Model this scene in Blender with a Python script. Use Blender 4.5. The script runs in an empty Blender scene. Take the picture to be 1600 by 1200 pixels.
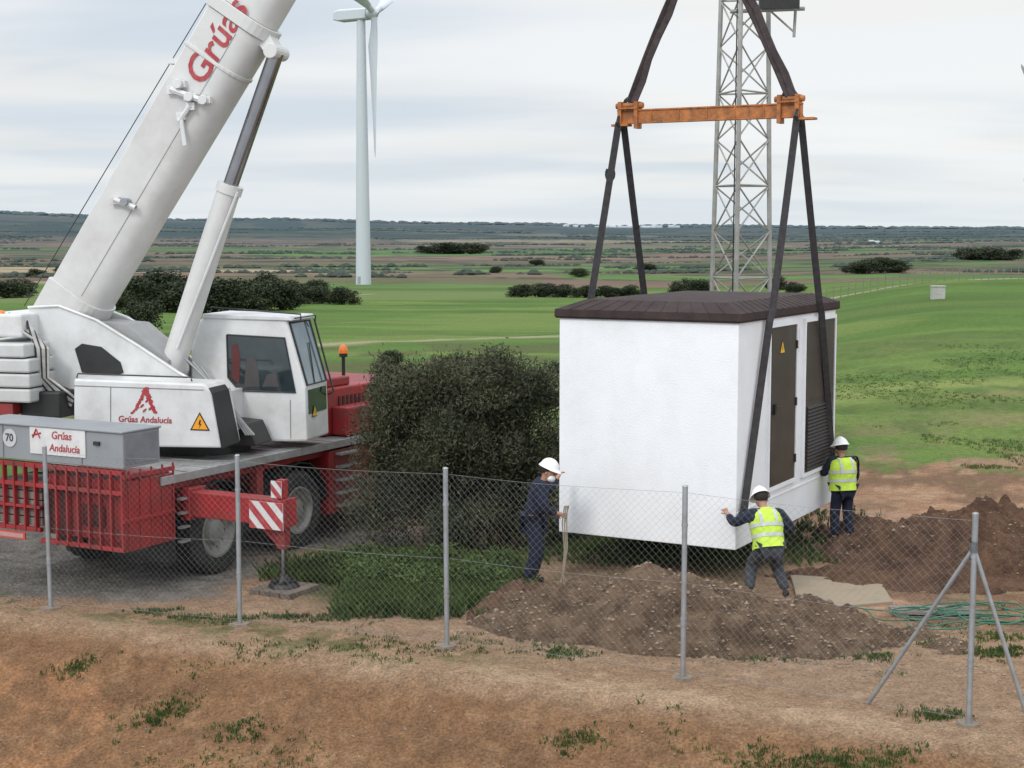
import bpy, bmesh, math, random
import numpy as np
from mathutils import Vector, Matrix, Quaternion
R=random.Random(7); NR=np.random.RandomState(5)
sc=bpy.context.scene
COL=sc.collection
# ---------------- survey helpers (photo measurements -> world metres) -----------
F=2400.0; PITCH=math.radians(5.66); EYE=Vector((0,0,4.9))
FW=Vector((0,math.cos(PITCH),-math.sin(PITCH))); UPV=Vector((0,math.sin(PITCH),math.cos(PITCH)))
def ray(px,py): return (FW+Vector((1,0,0))*((px-800)/F)+UPV*(-(py-600)/F))
def hit(px,py,P0,n):
    d=ray(px,py); t=(Vector(P0)-EYE).dot(n)/d.dot(n); return EYE+d*t
def G(px,py,z=0.0): return hit(px,py,(0,0,z),Vector((0,0,1)))
def D(px,py,Y): return hit(px,py,(0,Y,0),Vector((0,1,0)))
# ---------------- noise ------------------------------------------------------------
def _h(ix,iy,s):
    h=(ix*374761393+iy*668265263+s*974634777)&0xffffffff
    h=((h^(h>>13))*1274126177)&0xffffffff
    return ((h^(h>>16))&0xffff)/65535.0
def vn(x,y,s=0):
    x=np.asarray(x,float); y=np.asarray(y,float)
    ix=np.floor(x).astype(np.int64); iy=np.floor(y).astype(np.int64)
    fx=x-ix; fy=y-iy; fx=fx*fx*(3-2*fx); fy=fy*fy*(3-2*fy)
    a=_h(ix,iy,s);b=_h(ix+1,iy,s);c=_h(ix,iy+1,s);d=_h(ix+1,iy+1,s)
    return (a*(1-fx)+b*fx)*(1-fy)+(c*(1-fx)+d*fx)*fy
def fbm(x,y,s=0,o=4):
    v=0;a=.5;t=0
    for i in range(o):
        v=v+a*vn(np.asarray(x)*2**i,np.asarray(y)*2**i,s+i*17); t+=a; a*=.5
    return v/t
def ss(x): x=np.clip(x,0,1); return x*x*(3-2*x)
# ---------------- materials ----------------------------------------------------------
MATS={}
def M(name,col,rough=.6,metal=0.,var=.12,scale=4.,bump=0.,bscale=40.,dirt=None,dscale=1.5,damt=.35,attr=None,spec=.5,trans=0.,bd=.02):
    if name in MATS: return MATS[name]
    m=bpy.data.materials.new(name); m.use_nodes=True; nt=m.node_tree; N=nt.nodes; L=nt.links
    b=N['Principled BSDF']; b.inputs['Roughness'].default_value=rough; b.inputs['Metallic'].default_value=metal
    b.inputs['Specular IOR Level'].default_value=spec
    tc=N.new('ShaderNodeTexCoord')
    n=N.new('ShaderNodeTexNoise'); n.inputs['Scale'].default_value=scale; n.inputs['Detail'].default_value=6; n.inputs['Roughness'].default_value=.6
    L.new(tc.outputs['Object'],n.inputs['Vector'])
    mr=N.new('ShaderNodeMapRange'); mr.inputs['From Min'].default_value=.3; mr.inputs['From Max'].default_value=.7
    mr.inputs['To Min'].default_value=1-var; mr.inputs['To Max'].default_value=1+var
    L.new(n.outputs['Fac'],mr.inputs['Value'])
    mx=N.new('ShaderNodeMix'); mx.data_type='RGBA'; mx.blend_type='MULTIPLY'; mx.inputs[0].default_value=1
    if attr:
        at=N.new('ShaderNodeAttribute'); at.attribute_name=attr; L.new(at.outputs['Color'],mx.inputs[6])
    else: mx.inputs[6].default_value=(*col,1)
    L.new(mr.outputs[0],mx.inputs[7])
    out=mx.outputs[2]
    if dirt:
        n2=N.new('ShaderNodeTexNoise'); n2.inputs['Scale'].default_value=dscale; n2.inputs['Detail'].default_value=8; n2.inputs['Roughness'].default_value=.7
        L.new(tc.outputs['Object'],n2.inputs['Vector'])
        m2=N.new('ShaderNodeMapRange'); m2.inputs['From Min'].default_value=.45; m2.inputs['From Max'].default_value=.8; m2.inputs['To Max'].default_value=damt
        L.new(n2.outputs['Fac'],m2.inputs['Value'])
        mx2=N.new('ShaderNodeMix'); mx2.data_type='RGBA'; L.new(m2.outputs[0],mx2.inputs[0]); L.new(out,mx2.inputs[6]); mx2.inputs[7].default_value=(*dirt,1)
        out=mx2.outputs[2]
    L.new(out,b.inputs['Base Color'])
    if bump:
        n3=N.new('ShaderNodeTexNoise'); n3.inputs['Scale'].default_value=bscale; n3.inputs['Detail'].default_value=5
        L.new(tc.outputs['Object'],n3.inputs['Vector'])
        bp=N.new('ShaderNodeBump'); bp.inputs['Strength'].default_value=bump; bp.inputs['Distance'].default_value=bd
        L.new(n3.outputs['Fac'],bp.inputs['Height']); L.new(bp.outputs[0],b.inputs['Normal'])
    MATS[name]=m; return m
white=M('crane_white',(.68,.69,.69),.4,var=.05,dirt=(.32,.29,.25),dscale=1.2,damt=.6)
boomw=M('boom_white',(.64,.64,.63),.45,var=.06,scale=1.5,dirt=(.36,.34,.3),dscale=.9,damt=.55)
red=M('crane_red',(.30,.02,.022),.5,var=.3,scale=2,dirt=(.08,.045,.035),dscale=2.2,damt=.85)
redtxt=M('red_lettering',(.38,.035,.045),.5,var=.08,dirt=(.45,.3,.28),dscale=8,damt=.3)
black=M('black_paint',(.02,.02,.02),.5,var=.3)
rubber=M('tyre_rubber',(.022,.022,.022),.85,var=.3,dirt=(.10,.085,.065),dscale=3,damt=.7,bump=.3)
grey=M('painted_grey_metal',(.30,.32,.34),.5,metal=.3,var=.1,dirt=(.16,.15,.13),dscale=2,damt=.5)
alu=M('aluminium_deck',(.38,.38,.38),.5,metal=.4,var=.15,scale=8,dirt=(.18,.16,.13),damt=.8)
galv=M('galvanised_steel',(.36,.38,.40),.45,metal=.6,var=.15,scale=10,dirt=(.26,.22,.18),dscale=3,damt=.5)
wiremat=M('fence_wire',(.28,.29,.30),.5,metal=.5)
chrome=M('chrome_rod',(.3,.3,.32),.18,metal=.95,var=.1)
glass=M('dark_glass',(.025,.04,.045),.06,var=.5,scale=1.5,spec=.9)
conc=M('ballast_grey',(.22,.20,.18),.8,var=.25,dirt=(.12,.09,.07),damt=.7)
cwm=M('counterweight_grey',(.55,.56,.55),.5,var=.06,dirt=(.3,.28,.25))
orange=M('beacon_orange',(.8,.2,.02),.3)
wallm=M('white_rendered_wall',(.86,.88,.91),.85,var=.03,scale=1.2,bump=.3,bscale=45,dirt=(.62,.60,.56),dscale=.9,damt=.4)
roofm=M('brown_roof',(.042,.028,.028),.75,var=.25,scale=5,bump=.3,bscale=30,dirt=(.085,.06,.055),damt=.6,spec=.25)
doorm=M('brown_door',(.042,.028,.023),.5,var=.2,scale=2,dirt=(.08,.06,.05),dscale=2,damt=.5)
louvm=M('louvre_dark',(.025,.018,.014),.6)
yel=M('warning_yellow',(.85,.5,.02),.4,var=.03)
oranget=M('warning_orange',(.85,.36,.03),.4,var=.03)
spread=M('spreader_orange',(.42,.15,.04),.65,var=.4,scale=5,dirt=(.07,.04,.028),dscale=7,damt=1.,bump=.3)
strap=M('sling_webbing',(.038,.035,.038),.9,var=.35,scale=14)
strapb=M('brown_sling_webbing',(.055,.042,.042),.9,var=.4,scale=9)
mastm=M('mast_galvanised',(.33,.33,.31),.55,metal=.3,var=.2)
turbm=M('turbine_white',(.55,.59,.65),.5,var=.03)
navy=M('navy_cloth',(.011,.016,.036),.9,var=.4,scale=9,bump=.8,bscale=12,bd=.03)
dgrey=M('grey_trousers',(.045,.05,.06),.9,var=.35,scale=9,bump=.8,bscale=12,bd=.03)
hivis=M('hivis_yellow',(.52,.74,.07),.7,var=.16,scale=8,bump=.8,bscale=10,bd=.03)
refl=M('reflective_tape',(.5,.52,.53),.4,var=.05)
helm=M('helmet_white',(.8,.8,.8),.3,var=.03)
skin=M('skin',(.42,.22,.15),.6,var=.06)
bootm=M('boot_leather',(.025,.02,.018),.7)
rope=M('rope',(.3,.26,.2),.9,var=.2,scale=30)
hose=M('green_hose',(.03,.13,.075),.5,var=.15)
wood=M('grey_timber',(.2,.18,.155),.85,var=.3,scale=6)
darkwood=M('muddy_timber',(.13,.105,.085),.9,var=.35,scale=6,dirt=(.22,.16,.11),dscale=5,damt=.8)
bark=M('bark',(.06,.052,.04),.9,var=.3)
blade=M('sign_white',(.66,.66,.66),.45,var=.05,dirt=(.4,.37,.34),dscale=5,damt=.5)
hairm=M('dark_hair',(.02,.015,.012),.8)
eyem=M('eye_dark',(.02,.015,.012),.3)
# ---------------- mesh builder ----------------------------------------------------------
def frame_axes(d):
    d=d.normalized(); a=Vector((0,0,1)) if abs(d.z)<.9 else Vector((1,0,0))
    x=d.cross(a).normalized(); return x,d.cross(x).normalized()
class MB:
    def __init__(s): s.v=[];s.f=[];s.m=[];s.c=0
    def add(s,vs,fs):
        o=len(s.v); s.v+= [tuple(v) for v in vs]; s.f+=[tuple(i+o for i in f) for f in fs]; s.m+=[s.c]*len(fs); return s
    def box(s,x0,x1,y0,y1,z0,z1):
        return s.add([(x0,y0,z0),(x1,y0,z0),(x1,y1,z0),(x0,y1,z0),(x0,y0,z1),(x1,y0,z1),(x1,y1,z1),(x0,y1,z1)],
          [(0,3,2,1),(4,5,6,7),(0,1,5,4),(1,2,6,5),(2,3,7,6),(3,0,4,7)])
    def prism(s,a,b):
        n=len(a); return s.add(list(a)+list(b),[tuple(range(n))[::-1],tuple(range(n,2*n))]+[(i,(i+1)%n,n+(i+1)%n,n+i) for i in range(n)])
    def pxz(s,poly,y0,y1): return s.prism([(x,y0,z) for x,z in poly],[(x,y1,z) for x,z in poly])
    def cyl(s,p0,p1,r0,r1=None,n=12):
        p0=Vector(p0);p1=Vector(p1); r1=r0 if r1 is None else r1
        x,y=frame_axes(p1-p0)
        A=[p0+(x*math.cos(t)+y*math.sin(t))*r0 for t in [2*math.pi*i/n for i in range(n)]]
        B=[p1+(x*math.cos(t)+y*math.sin(t))*r1 for t in [2*math.pi*i/n for i in range(n)]]
        return s.prism(A,B)
    def tube(s,pts,r,n=6):
        pts=[Vector(p) for p in pts]; o=len(s.v); rr=r if isinstance(r,(list,tuple)) else [r]*len(pts)
        for i,p in enumerate(pts):
            d=(pts[min(i+1,len(pts)-1)]-pts[max(i-1,0)]); x,y=frame_axes(d)
            if i and x.dot(px)<0: x=-x;y=-y
            px=x
            for k in range(n):
                t=2*math.pi*k/n; s.v.append(tuple(p+(x*math.cos(t)+y*math.sin(t))*rr[i]))
        for i in range(len(pts)-1):
            for k in range(n):
                s.f.append((o+i*n+k,o+i*n+(k+1)%n,o+(i+1)*n+(k+1)%n,o+(i+1)*n+k)); s.m.append(s.c)
        return s
    def band(s,pts,w,th,side):
        pts=[Vector(p) for p in pts]; side=Vector(side).normalized(); rings=[]
        for i,p in enumerate(pts):
            d=(pts[min(i+1,len(pts)-1)]-pts[max(i-1,0)]).normalized(); sd=(side-d*side.dot(d)).normalized(); nn=d.cross(sd)
            rings.append([p+sd*w/2+nn*th/2,p-sd*w/2+nn*th/2,p-sd*w/2-nn*th/2,p+sd*w/2-nn*th/2])
        o=len(s.v)
        for r in rings: s.v+=[tuple(q) for q in r]
        for i in range(len(rings)-1):
            for k in range(4): s.f.append((o+i*4+k,o+i*4+(k+1)%4,o+i*4+4+(k+1)%4,o+i*4+4+k)); s.m.append(s.c)
        e=o+4*(len(rings)-1); s.f+=[(o,o+3,o+2,o+1),(e,e+1,e+2,e+3)]; s.m+=[s.c,s.c]
        return s
    def sph(s,c,rx,ry=None,rz=None,n=12,m=8,z0=-1.):
        ry=ry or rx; rz=rz or rx; c=Vector(c); o=len(s.v)
        for j in range(m+1):
            ph=math.asin(z0)+(math.pi/2-math.asin(z0))*j/m
            for i in range(n):
                t=2*math.pi*i/n; s.v.append((c.x+rx*math.cos(ph)*math.cos(t),c.y+ry*math.cos(ph)*math.sin(t),c.z+rz*math.sin(ph)))
        for j in range(m):
            for i in range(n): s.f.append((o+j*n+i,o+j*n+(i+1)%n,o+(j+1)*n+(i+1)%n,o+(j+1)*n+i)); s.m.append(s.c)
        return s
def setp(o,parent):
    if parent is not None: o.parent=parent
def obj(name,mb,mats,parent=None,bevel=0.,smooth=False,mtx=None,**props):
    me=bpy.data.meshes.new(name); me.from_pydata([tuple(v) for v in mb.v],[],mb.f)
    if not isinstance(mats,(list,tuple)): mats=[mats]
    for m in mats: me.materials.append(m)
    if len(mats)>1: me.polygons.foreach_set('material_index',mb.m)
    bm=bmesh.new(); bm.from_mesh(me); bmesh.ops.recalc_face_normals(bm,faces=bm.faces[:]); bm.to_mesh(me); bm.free()
    if smooth:
        me.polygons.foreach_set('use_smooth',[True]*len(me.polygons))
        try: me.set_sharp_from_angle(angle=math.radians(40))
        except Exception: pass
    o=bpy.data.objects.new(name,me); COL.objects.link(o); setp(o,parent)
    if mtx is not None: o.matrix_local=mtx
    if bevel:
        b=o.modifiers.new('edge','BEVEL'); b.width=bevel; b.segments=2; b.limit_method='ANGLE'; b.angle_limit=math.radians(40)
    for k,v in props.items(): o[k]=v
    return o
def empty(name,loc=(0,0,0),rz=0.,parent=None,**props):
    o=bpy.data.objects.new(name,None); COL.objects.link(o); o.location=loc; o.rotation_euler=(0,0,rz); o.empty_display_size=.3
    setp(o,parent)
    for k,v in props.items(): o[k]=v
    return o
def text(name,s,size,mat,parent,org,right,up,align='CENTER',ext=.002,shear=0.,off=None):
    cu=bpy.data.curves.new(name,'FONT'); cu.body=s; cu.size=size; cu.align_x=align; cu.align_y='CENTER'; cu.extrude=ext; cu.offset=size*.012; cu.shear=shear; cu.resolution_u=3
    t=bpy.data.objects.new(name+'_tmp',cu); COL.objects.link(t)
    dg=bpy.context.evaluated_depsgraph_get(); me=bpy.data.meshes.new_from_object(t.evaluated_get(dg))
    bpy.data.objects.remove(t); me.materials.clear(); me.materials.append(mat)
    r=Vector(right).normalized(); u=Vector(up); u=(u-r*u.dot(r)).normalized(); n=r.cross(u)
    m=Matrix(((r.x,u.x,n.x,org[0]),(r.y,u.y,n.y,org[1]),(r.z,u.z,n.z,org[2]),(0,0,0,1)))
    o=bpy.data.objects.new(name,me); COL.objects.link(o); setp(o,parent); o.matrix_local=m; return o
# ---------------- terrain ------------------------------------------------------------------
POSTS=[(-6.03,19.7),(-3.4,18.8),(-.77,17.8),(1.88,16.5),(4.55,14.9)]
def terr(x,y):
    x=np.asarray(x,float); y=np.asarray(y,float)
    a=x/np.maximum(y,1.)
    z=np.interp(y,[0,34,450,1000,2000,3500,5000,7000,12000],[0,0,-10.6,-15,-18,-14,-7,0,0])
    zr=np.interp(y,[0,34,120,200,450,1000,2000,3500,5000,7000,12000],[0,0,1.2,-1.2,-9,-12,-14,-10,-4,0,0])
    r=ss((a-.1)/.2); z=z*(1-r)+zr*r
    z=z+np.interp(a,[-.6,-.333,-.208,.04,.333,.6],[98,90,60,30,16,16])*ss((y-2500)/4500)*(.85+.3*vn(a*14,y/1500,3))
    far=np.clip((y-120)/600,0,1); z=z+far*(fbm(x/180,y/180,9)-.5)*5
    d=(x+6.03)*-.416+(y-19.7)*-.909
    z=z-np.clip(.40*(np.sqrt((np.maximum(d-.5+(fbm(x*.8,y*.8,15)-.5)*.6,0))**2+.004)-.063),0,4.)
    near=np.clip((60-y)/30,0,1)
    s=np.where(d>.4,1.,0.)
    z=z+near*((fbm(x*1.3,y*1.3,2)-.5)*(.07+.05*s)+(fbm(x*6,y*6,5,4)-.5)*(.03+.045*s)-.04*s*ss((fbm(x*2.4+y*.8,y*.7,19)-.55)*8))
    z=z+np.clip((y-30)/20,0,1)*np.clip((300-y)/100,0,1)*(fbm(x/6,y/6,21)-.5)*.35
    return z
def T(x,y): return float(terr(np.array([x]),np.array([y]))[0])
def build_ground():
    ys=np.concatenate([np.arange(5,13,.25),np.arange(13,22,.04),np.arange(22,26,.06),26*1.0125**np.arange(0,485)])
    aa=np.concatenate([-np.linspace(1.3,.45,40)[:-1],np.linspace(-.44,.44,470),np.linspace(.45,1.3,40)])
    A,Y=np.meshgrid(aa,ys); X=A*Y; Z=terr(X,Y)
    nr,nc=X.shape
    co=np.stack([X,Y,Z],-1).reshape(-1,3).astype(np.float32)
    i=np.arange(nr-1)[:,None]*nc+np.arange(nc-1)[None,:]
    q=np.stack([i,i+1,i+nc+1,i+nc],-1).reshape(-1,4).astype(np.int32)
    me=bpy.data.meshes.new('ground'); me.vertices.add(len(co)); me.vertices.foreach_set('co',co.ravel())
    me.loops.add(q.size); me.loops.foreach_set('vertex_index',q.ravel())
    me.polygons.add(len(q)); me.polygons.foreach_set('loop_start',np.arange(0,q.size,4,dtype=np.int32)); 
    me.polygons.foreach_set('use_smooth',np.ones(len(q),dtype=bool))
    me.update(calc_edges=True)
    def c(r,g,b): return np.array([r,g,b])
    shp=X.shape
    C=np.zeros(shp+(3,)); C[:]=c(.25,.165,.105)
    def mixc(col,f):
        nonlocal C
        f=np.clip(f,0,1)[...,None]; C=C*(1-f)+np.asarray(col)*f
    n1=fbm(X*.9,Y*.9,31); n2=fbm(X*3,Y*3,37); n3=fbm(X*.35,Y*.35,41)
    d=(X+6.03)*-.416+(Y-19.7)*-.909
    mixc(c(.32,.225,.15),ss((n2-.5)*4)*.55)
    mixc(c(.175,.096,.050),ss((d-.5)/.45)*.92)
    mixc(c(.235,.135,.072),ss((d-.4)/.6)*ss((n1-.50)*6)*.55)
    mixc(c(.27,.17,.10),ss((d-.4)/.6)*ss((fbm(X*5,Y*5,44)-.58)*9)*.35)
    mixc(c(.10,.058,.033),ss((d-.6)/1)*ss((fbm(X*2.2,Y*2.2,88)-.55)*7)*.45)
    mixc(c(.30,.15,.075),ss((d-.9)/.6)*ss((-4.1-X)/.8)*ss((n2-.48)*5)*.6)
    mixc(c(.36,.26,.17),ss(1-np.abs(d-.25)/.4)*ss((n2-.38)*5)*.6)
    road=ss((-3.3-X+ (n1-.5)*1.6)/.8)*ss((Y-19.9+(n2-.5)*1.)/.6)
    road=np.maximum(road,ss((27-Y)/3)*ss((-1-X)/1.)*ss((Y-23)/1)); mixc(c(.13,.12,.108),road); mixc(c(.21,.19,.165),road*ss((n2-.5)*7)*.6)
    work=ss((X-3.5+(n1-.5)*2)/1.5)*ss((Y-18.5)/1.)*ss((33.2-Y+(n1-.5)*7+(n2-.5)*3)/1.2)
    mixc(c(.30,.175,.105),work*.9); mixc(c(.14,.085,.055),work*ss((n1-.5)*7)*.75); mixc(c(.38,.25,.16),work*ss((n2-.55)*9)*.6)
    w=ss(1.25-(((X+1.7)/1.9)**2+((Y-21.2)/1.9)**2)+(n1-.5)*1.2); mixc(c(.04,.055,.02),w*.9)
    w2=ss(1.15-(((X-2.4)/2.8)**2+((Y-24.6)/3.3)**2)+(n1-.5)*1.0); mixc(c(.05,.062,.024),w2*.8)
    w3=ss((n1-.6)*12)*ss((n2-.45)*5)*ss((Y-14)/1); mixc(c(.075,.08,.03),w3*.4*(1-road)*ss((1.2-d)/1.))
    edge=ss(1-np.abs(d+.1)/.7)*ss((.5-X)/3+.2)*ss((n2-.47)*8); mixc(c(.07,.08,.028),edge*.7)
    g=ss((Y-31.2+(n1-.5)*8+(n2-.5)*3-np.where(X>4,1,-4))/2.)
    gr=c(.088,.155,.034)[None,None,:]*(.78+.44*fbm(X/9,Y/3,51)[...,None])
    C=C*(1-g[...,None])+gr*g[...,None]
    mixc(c(.17,.21,.06),g*ss((fbm(X/14,Y/5,57)-.5)*8)*.5)
    mixc(c(.055,.10,.024),g*ss((fbm(X/20,Y/7,59)-.52)*8)*.45)
    mixc(c(.24,.27,.085),g*ss(1-np.abs(Y-44-X*.2)/5)*ss((A-.16)/.06)*ss((fbm(X/3,Y/2,60)-.35)*5)*.6)
    mixc(c(.20,.18,.08),g*ss((fbm(X/5,Y/2.5,61)-.58)*10)*ss((70-Y)/25)*.7)
    mixc(c(.18,.15,.08),g*ss((fbm(X/1.5,Y/1.2,62)-.6)*10)*ss((48-Y)/15)*.6)
    mixc(c(.06,.10,.028),g*ss((fbm(X*1.1,Y*.7,63)-.5)*6)*ss((90-Y)/40)*.5)
    tr=82+ (X-(-20))*.62; t=ss(1-np.abs(Y-tr-2*np.sin(X/9))/2.6)*(X<17)*(X>-35); mixc(c(.33,.28,.2),t*.85)
    mixc(c(.09,.10,.04),ss((tr-3-Y)/5)*ss((Y-34)/6)*(X<6)*ss((fbm(X/3,Y/5,65)-.42)*6)*.8)
    A_=A
    mixc(c(.14,.18,.065),ss((Y-215-X*.5)/25)*ss((330-Y)/40)*(A_<.15)*.75)
    mixc(c(.065,.11,.03),ss((Y-330)/25)*ss((430-Y)/40)*.7)
    yc=118+ (A_-.2)*80; mixc(c(.36,.32,.25),ss(1-np.abs(Y-yc)/3.)*(A_>.17)*.8)
    mixc(c(.32,.28,.19),ss(1-np.abs(Y-285-X*.3)/9)*(X<-25)*(X>-75)*.7)
    mixc(c(.38,.34,.25),ss(1.3-(((X+38)/12)**2+((Y-437)/14)**2)))
    LY=np.log(np.maximum(Y,1)); 
    v=(LY*7.5+A_*1.8+.45*vn(A_*9,LY*2,71)); iv=np.floor(v).astype(np.int64)
    u=A_*4.5+LY*.7+3*_h(iv,iv*0,5)+.15*vn(A_*30,LY*8,70)
    k=_h(np.floor(u).astype(np.int64),iv,77)
    pal=np.array([[.12,.115,.062],[.145,.10,.075],[.17,.12,.085],[.08,.14,.04],[.13,.105,.07],[.28,.225,.145],[.095,.11,.052],[.155,.105,.08],[.095,.165,.045],[.12,.095,.068]])
    pc=pal[np.clip((k*10).astype(int),0,9)]*(.7+.6*fbm(X/40,Y/60,73))[...,None]
    fv=ss((Y-(440-60*vn(A_*20,A_*0,3)))/30)[...,None]
    C=C*(1-fv)+pc*fv
    fr=np.minimum(v-np.floor(v),1-(v-np.floor(v)))
    mixc(c(.028,.04,.023),ss((Y-450)/60)*ss(1-fr/.13)*ss((vn(A_*60,iv*1.,75)-.22)*5)*.95)
    mixc(c(.035,.045,.028),ss((Y-500)/100)*ss((fbm(A_*25,LY*34,81)-.57)*12)*.75)
    mixc(c(.02,.034,.024),ss((Y-2500)/1300)*(.6+.4*ss((fbm(A_*40,LY*16,83)-.42)*9)))
    haze_tint=(1-np.exp(-np.maximum(Y-300,0)/9500.))*.8; mixc(c(.11,.165,.215),haze_tint)  # aerial haze painted into the vertex colours, bluer with distance
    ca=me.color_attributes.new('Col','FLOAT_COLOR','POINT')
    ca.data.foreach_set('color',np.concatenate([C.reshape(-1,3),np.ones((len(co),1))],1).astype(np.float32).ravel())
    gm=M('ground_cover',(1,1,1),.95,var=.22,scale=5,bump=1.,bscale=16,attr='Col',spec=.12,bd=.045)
    nt=gm.node_tree; N=nt.nodes; b=N['Principled BSDF']; src=b.inputs['Base Color'].links[0].from_socket
    tc=[n for n in N if n.type=='TEX_COORD'][0]
    n=N.new('ShaderNodeTexNoise'); n.inputs['Scale'].default_value=30; n.inputs['Detail'].default_value=5; n.inputs['Roughness'].default_value=.7; nt.links.new(tc.outputs['Object'],n.inputs['Vector'])
    mr=N.new('ShaderNodeMapRange'); mr.inputs['From Min'].default_value=.35; mr.inputs['From Max'].default_value=.68; mr.inputs['To Min'].default_value=.6; mr.inputs['To Max'].default_value=1.42; nt.links.new(n.outputs['Fac'],mr.inputs['Value'])
    mx=N.new('ShaderNodeMix'); mx.data_type='RGBA'; mx.blend_type='MULTIPLY'; mx.inputs[0].default_value=1
    nt.links.new(src,mx.inputs[6]); nt.links.new(mr.outputs[0],mx.inputs[7]); nt.links.new(mx.outputs[2],b.inputs['Base Color'])
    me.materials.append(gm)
    o=bpy.data.objects.new('ground',me); COL.objects.link(o); o['kind']='structure'
build_ground()
# ---------------- soil mounds ---------------------------------------------------------------
soilm=M('dug_soil',(.105,.070,.046),.95,var=.45,scale=2.5,bump=1.,bscale=26,dirt=(.22,.16,.11),dscale=5,damt=.75,spec=.1,bd=.04)
soil2=M('dark_dug_soil',(.095,.057,.040),.95,var=.45,scale=2.5,bump=1.,bscale=24,dirt=(.2,.12,.072),dscale=3,damt=.85,spec=.1,bd=.05)
def mound(cx,cy,ang,L,W,Hf,mat,label,seed,hmax,rough=1.):
    n=300; m=150
    us=np.linspace(-1.15,1.15,n); vs=np.linspace(-1.15,1.15,m); U_,V_=np.meshgrid(us,vs)
    ca,sa=math.cos(ang),math.sin(ang)
    X=cx+U_*L*ca-V_*W*sa; Y=cy+U_*L*sa+V_*W*ca
    r=np.sqrt(U_**2+V_**2)+ (fbm(X*1.3,Y*1.3,seed)-.5)*.6
    h=hmax*np.clip(1-r,0,1)**.75*Hf(U_)*1.2
    rid=1-np.abs(fbm(X*4,Y*4,seed+9)*2-1)
    lump=((fbm(X*1.9,Y*1.9,seed+3)-.5)*.36+(rid-.75)*.12+(fbm(X*11,Y*11,seed+5,4)-.5)*.10)*rough
    Z=terr(X,Y)-.06+h+lump*np.clip(h*5,0,1)-.25*(r>1.02)
    co=np.stack([X,Y,Z],-1).reshape(-1,3)
    i=(np.arange(m-1)[:,None]*n+np.arange(n-1)[None,:]); q=np.stack([i,i+1,i+n+1,i+n],-1).reshape(-1,4)
    me=bpy.data.meshes.new('soil_mound'); me.from_pydata(co.tolist(),[],q.tolist()); me.materials.append(mat)
    me.polygons.foreach_set('use_smooth',[True]*len(me.polygons))
    o=bpy.data.objects.new('soil_mound',me); COL.objects.link(o); o['label']=label; o['category']='soil mound'
    return X,Y,Z,r
MAIN=mound(2.1,18.75,-.27,3.1,1.3,lambda u:.74+.26*np.exp(-((u+.2)/.45)**2),soilm,'heap of brown excavated earth beside the wire fence',3,.66)
RM=mound(7.4,23.2,-.1,3.1,1.9,lambda u:1.+0*u,soil2,'dark heap of dug earth beside the trench',13,.68,1.5)
mound(5.5,21.3,-.2,1.9,.8,lambda u:1.+0*u,soil2,'low ridge of dark loose soil behind the flat slab',23,.3,1.2)
mound(.1,19.75,.9,.9,.5,lambda u:1.+0*u,soil2,'small dark spill of soil at the foot of the bigger heap',33,.3)
mb=MB(); a=G(1235,903);b=G(1375,912);c_=G(1395,945);d_=G(1250,958)
mb.prism([(p.x,p.y,-.1) for p in (a,b,c_,d_)],[(p.x,p.y,.05) for p in (a,b,c_,d_)])
obj('flat_slab',mb,M('sandy_slab',(.33,.27,.19),.9,var=.25,scale=3,bump=.6,dirt=(.17,.115,.075),dscale=3,damt=.85),bevel=.01,label='sandy flat slab lying on the dirt',category='slab')
# ---------------- loose stones ------------------------------------------------------------
def stones():
    vs=[];fs=[]
    base=[(1,0,0),(-1,0,0),(0,1,0),(0,-1,0),(0,0,1),(0,0,-1)]; bf=[(0,2,4),(2,1,4),(1,3,4),(3,0,4),(2,0,5),(1,2,5),(3,1,5),(0,3,5)]
    P=[]
    for _ in range(6000):
        y=14+R.random()**1.1*11; x=(R.random()-.5)*.75*y*1.05
        if x<-3.2 and y>20: 
            if R.random()<.5: continue
        P.append((x,y,T(x,y),.004+.016*R.random()**4))
    for (X,Y,Z,r),cnt in ((MAIN,6500),(RM,1800)):
        ok=np.argwhere(r<1.05)
        for _ in range(cnt):
            j,i=ok[R.randrange(len(ok))]; P.append((X[j,i],Y[j,i],Z[j,i],.004+.026*R.random()**5))
    for _ in range(2000):
        x=2.3+R.gauss(0,1.7); y=17.45-(x-2.3)*.27+R.gauss(0,.2); P.append((x,y,T(x,y),.004+.024*R.random()**4))
    for x,y,z,s in P:
        o=len(vs); rx=[s*R.uniform(.6,1.5) for _ in range(3)]; t=R.random()*6.28; cs,sn=math.cos(t),math.sin(t)
        for p in base:
            q=(p[0]*rx[0],p[1]*rx[1],p[2]*rx[2]*.7); vs.append((x+q[0]*cs-q[1]*sn,y+q[0]*sn+q[1]*cs,z+q[2]+s*.2))
        fs+=[tuple(i+o for i in f) for f in bf]
    mb=MB(); mb.v=vs; mb.f=fs; mb.m=[0]*len(fs)
    obj('loose_stones',mb,M('stone',(.24,.18,.13),.9,var=.6,scale=4),kind='stuff')
stones()
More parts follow.
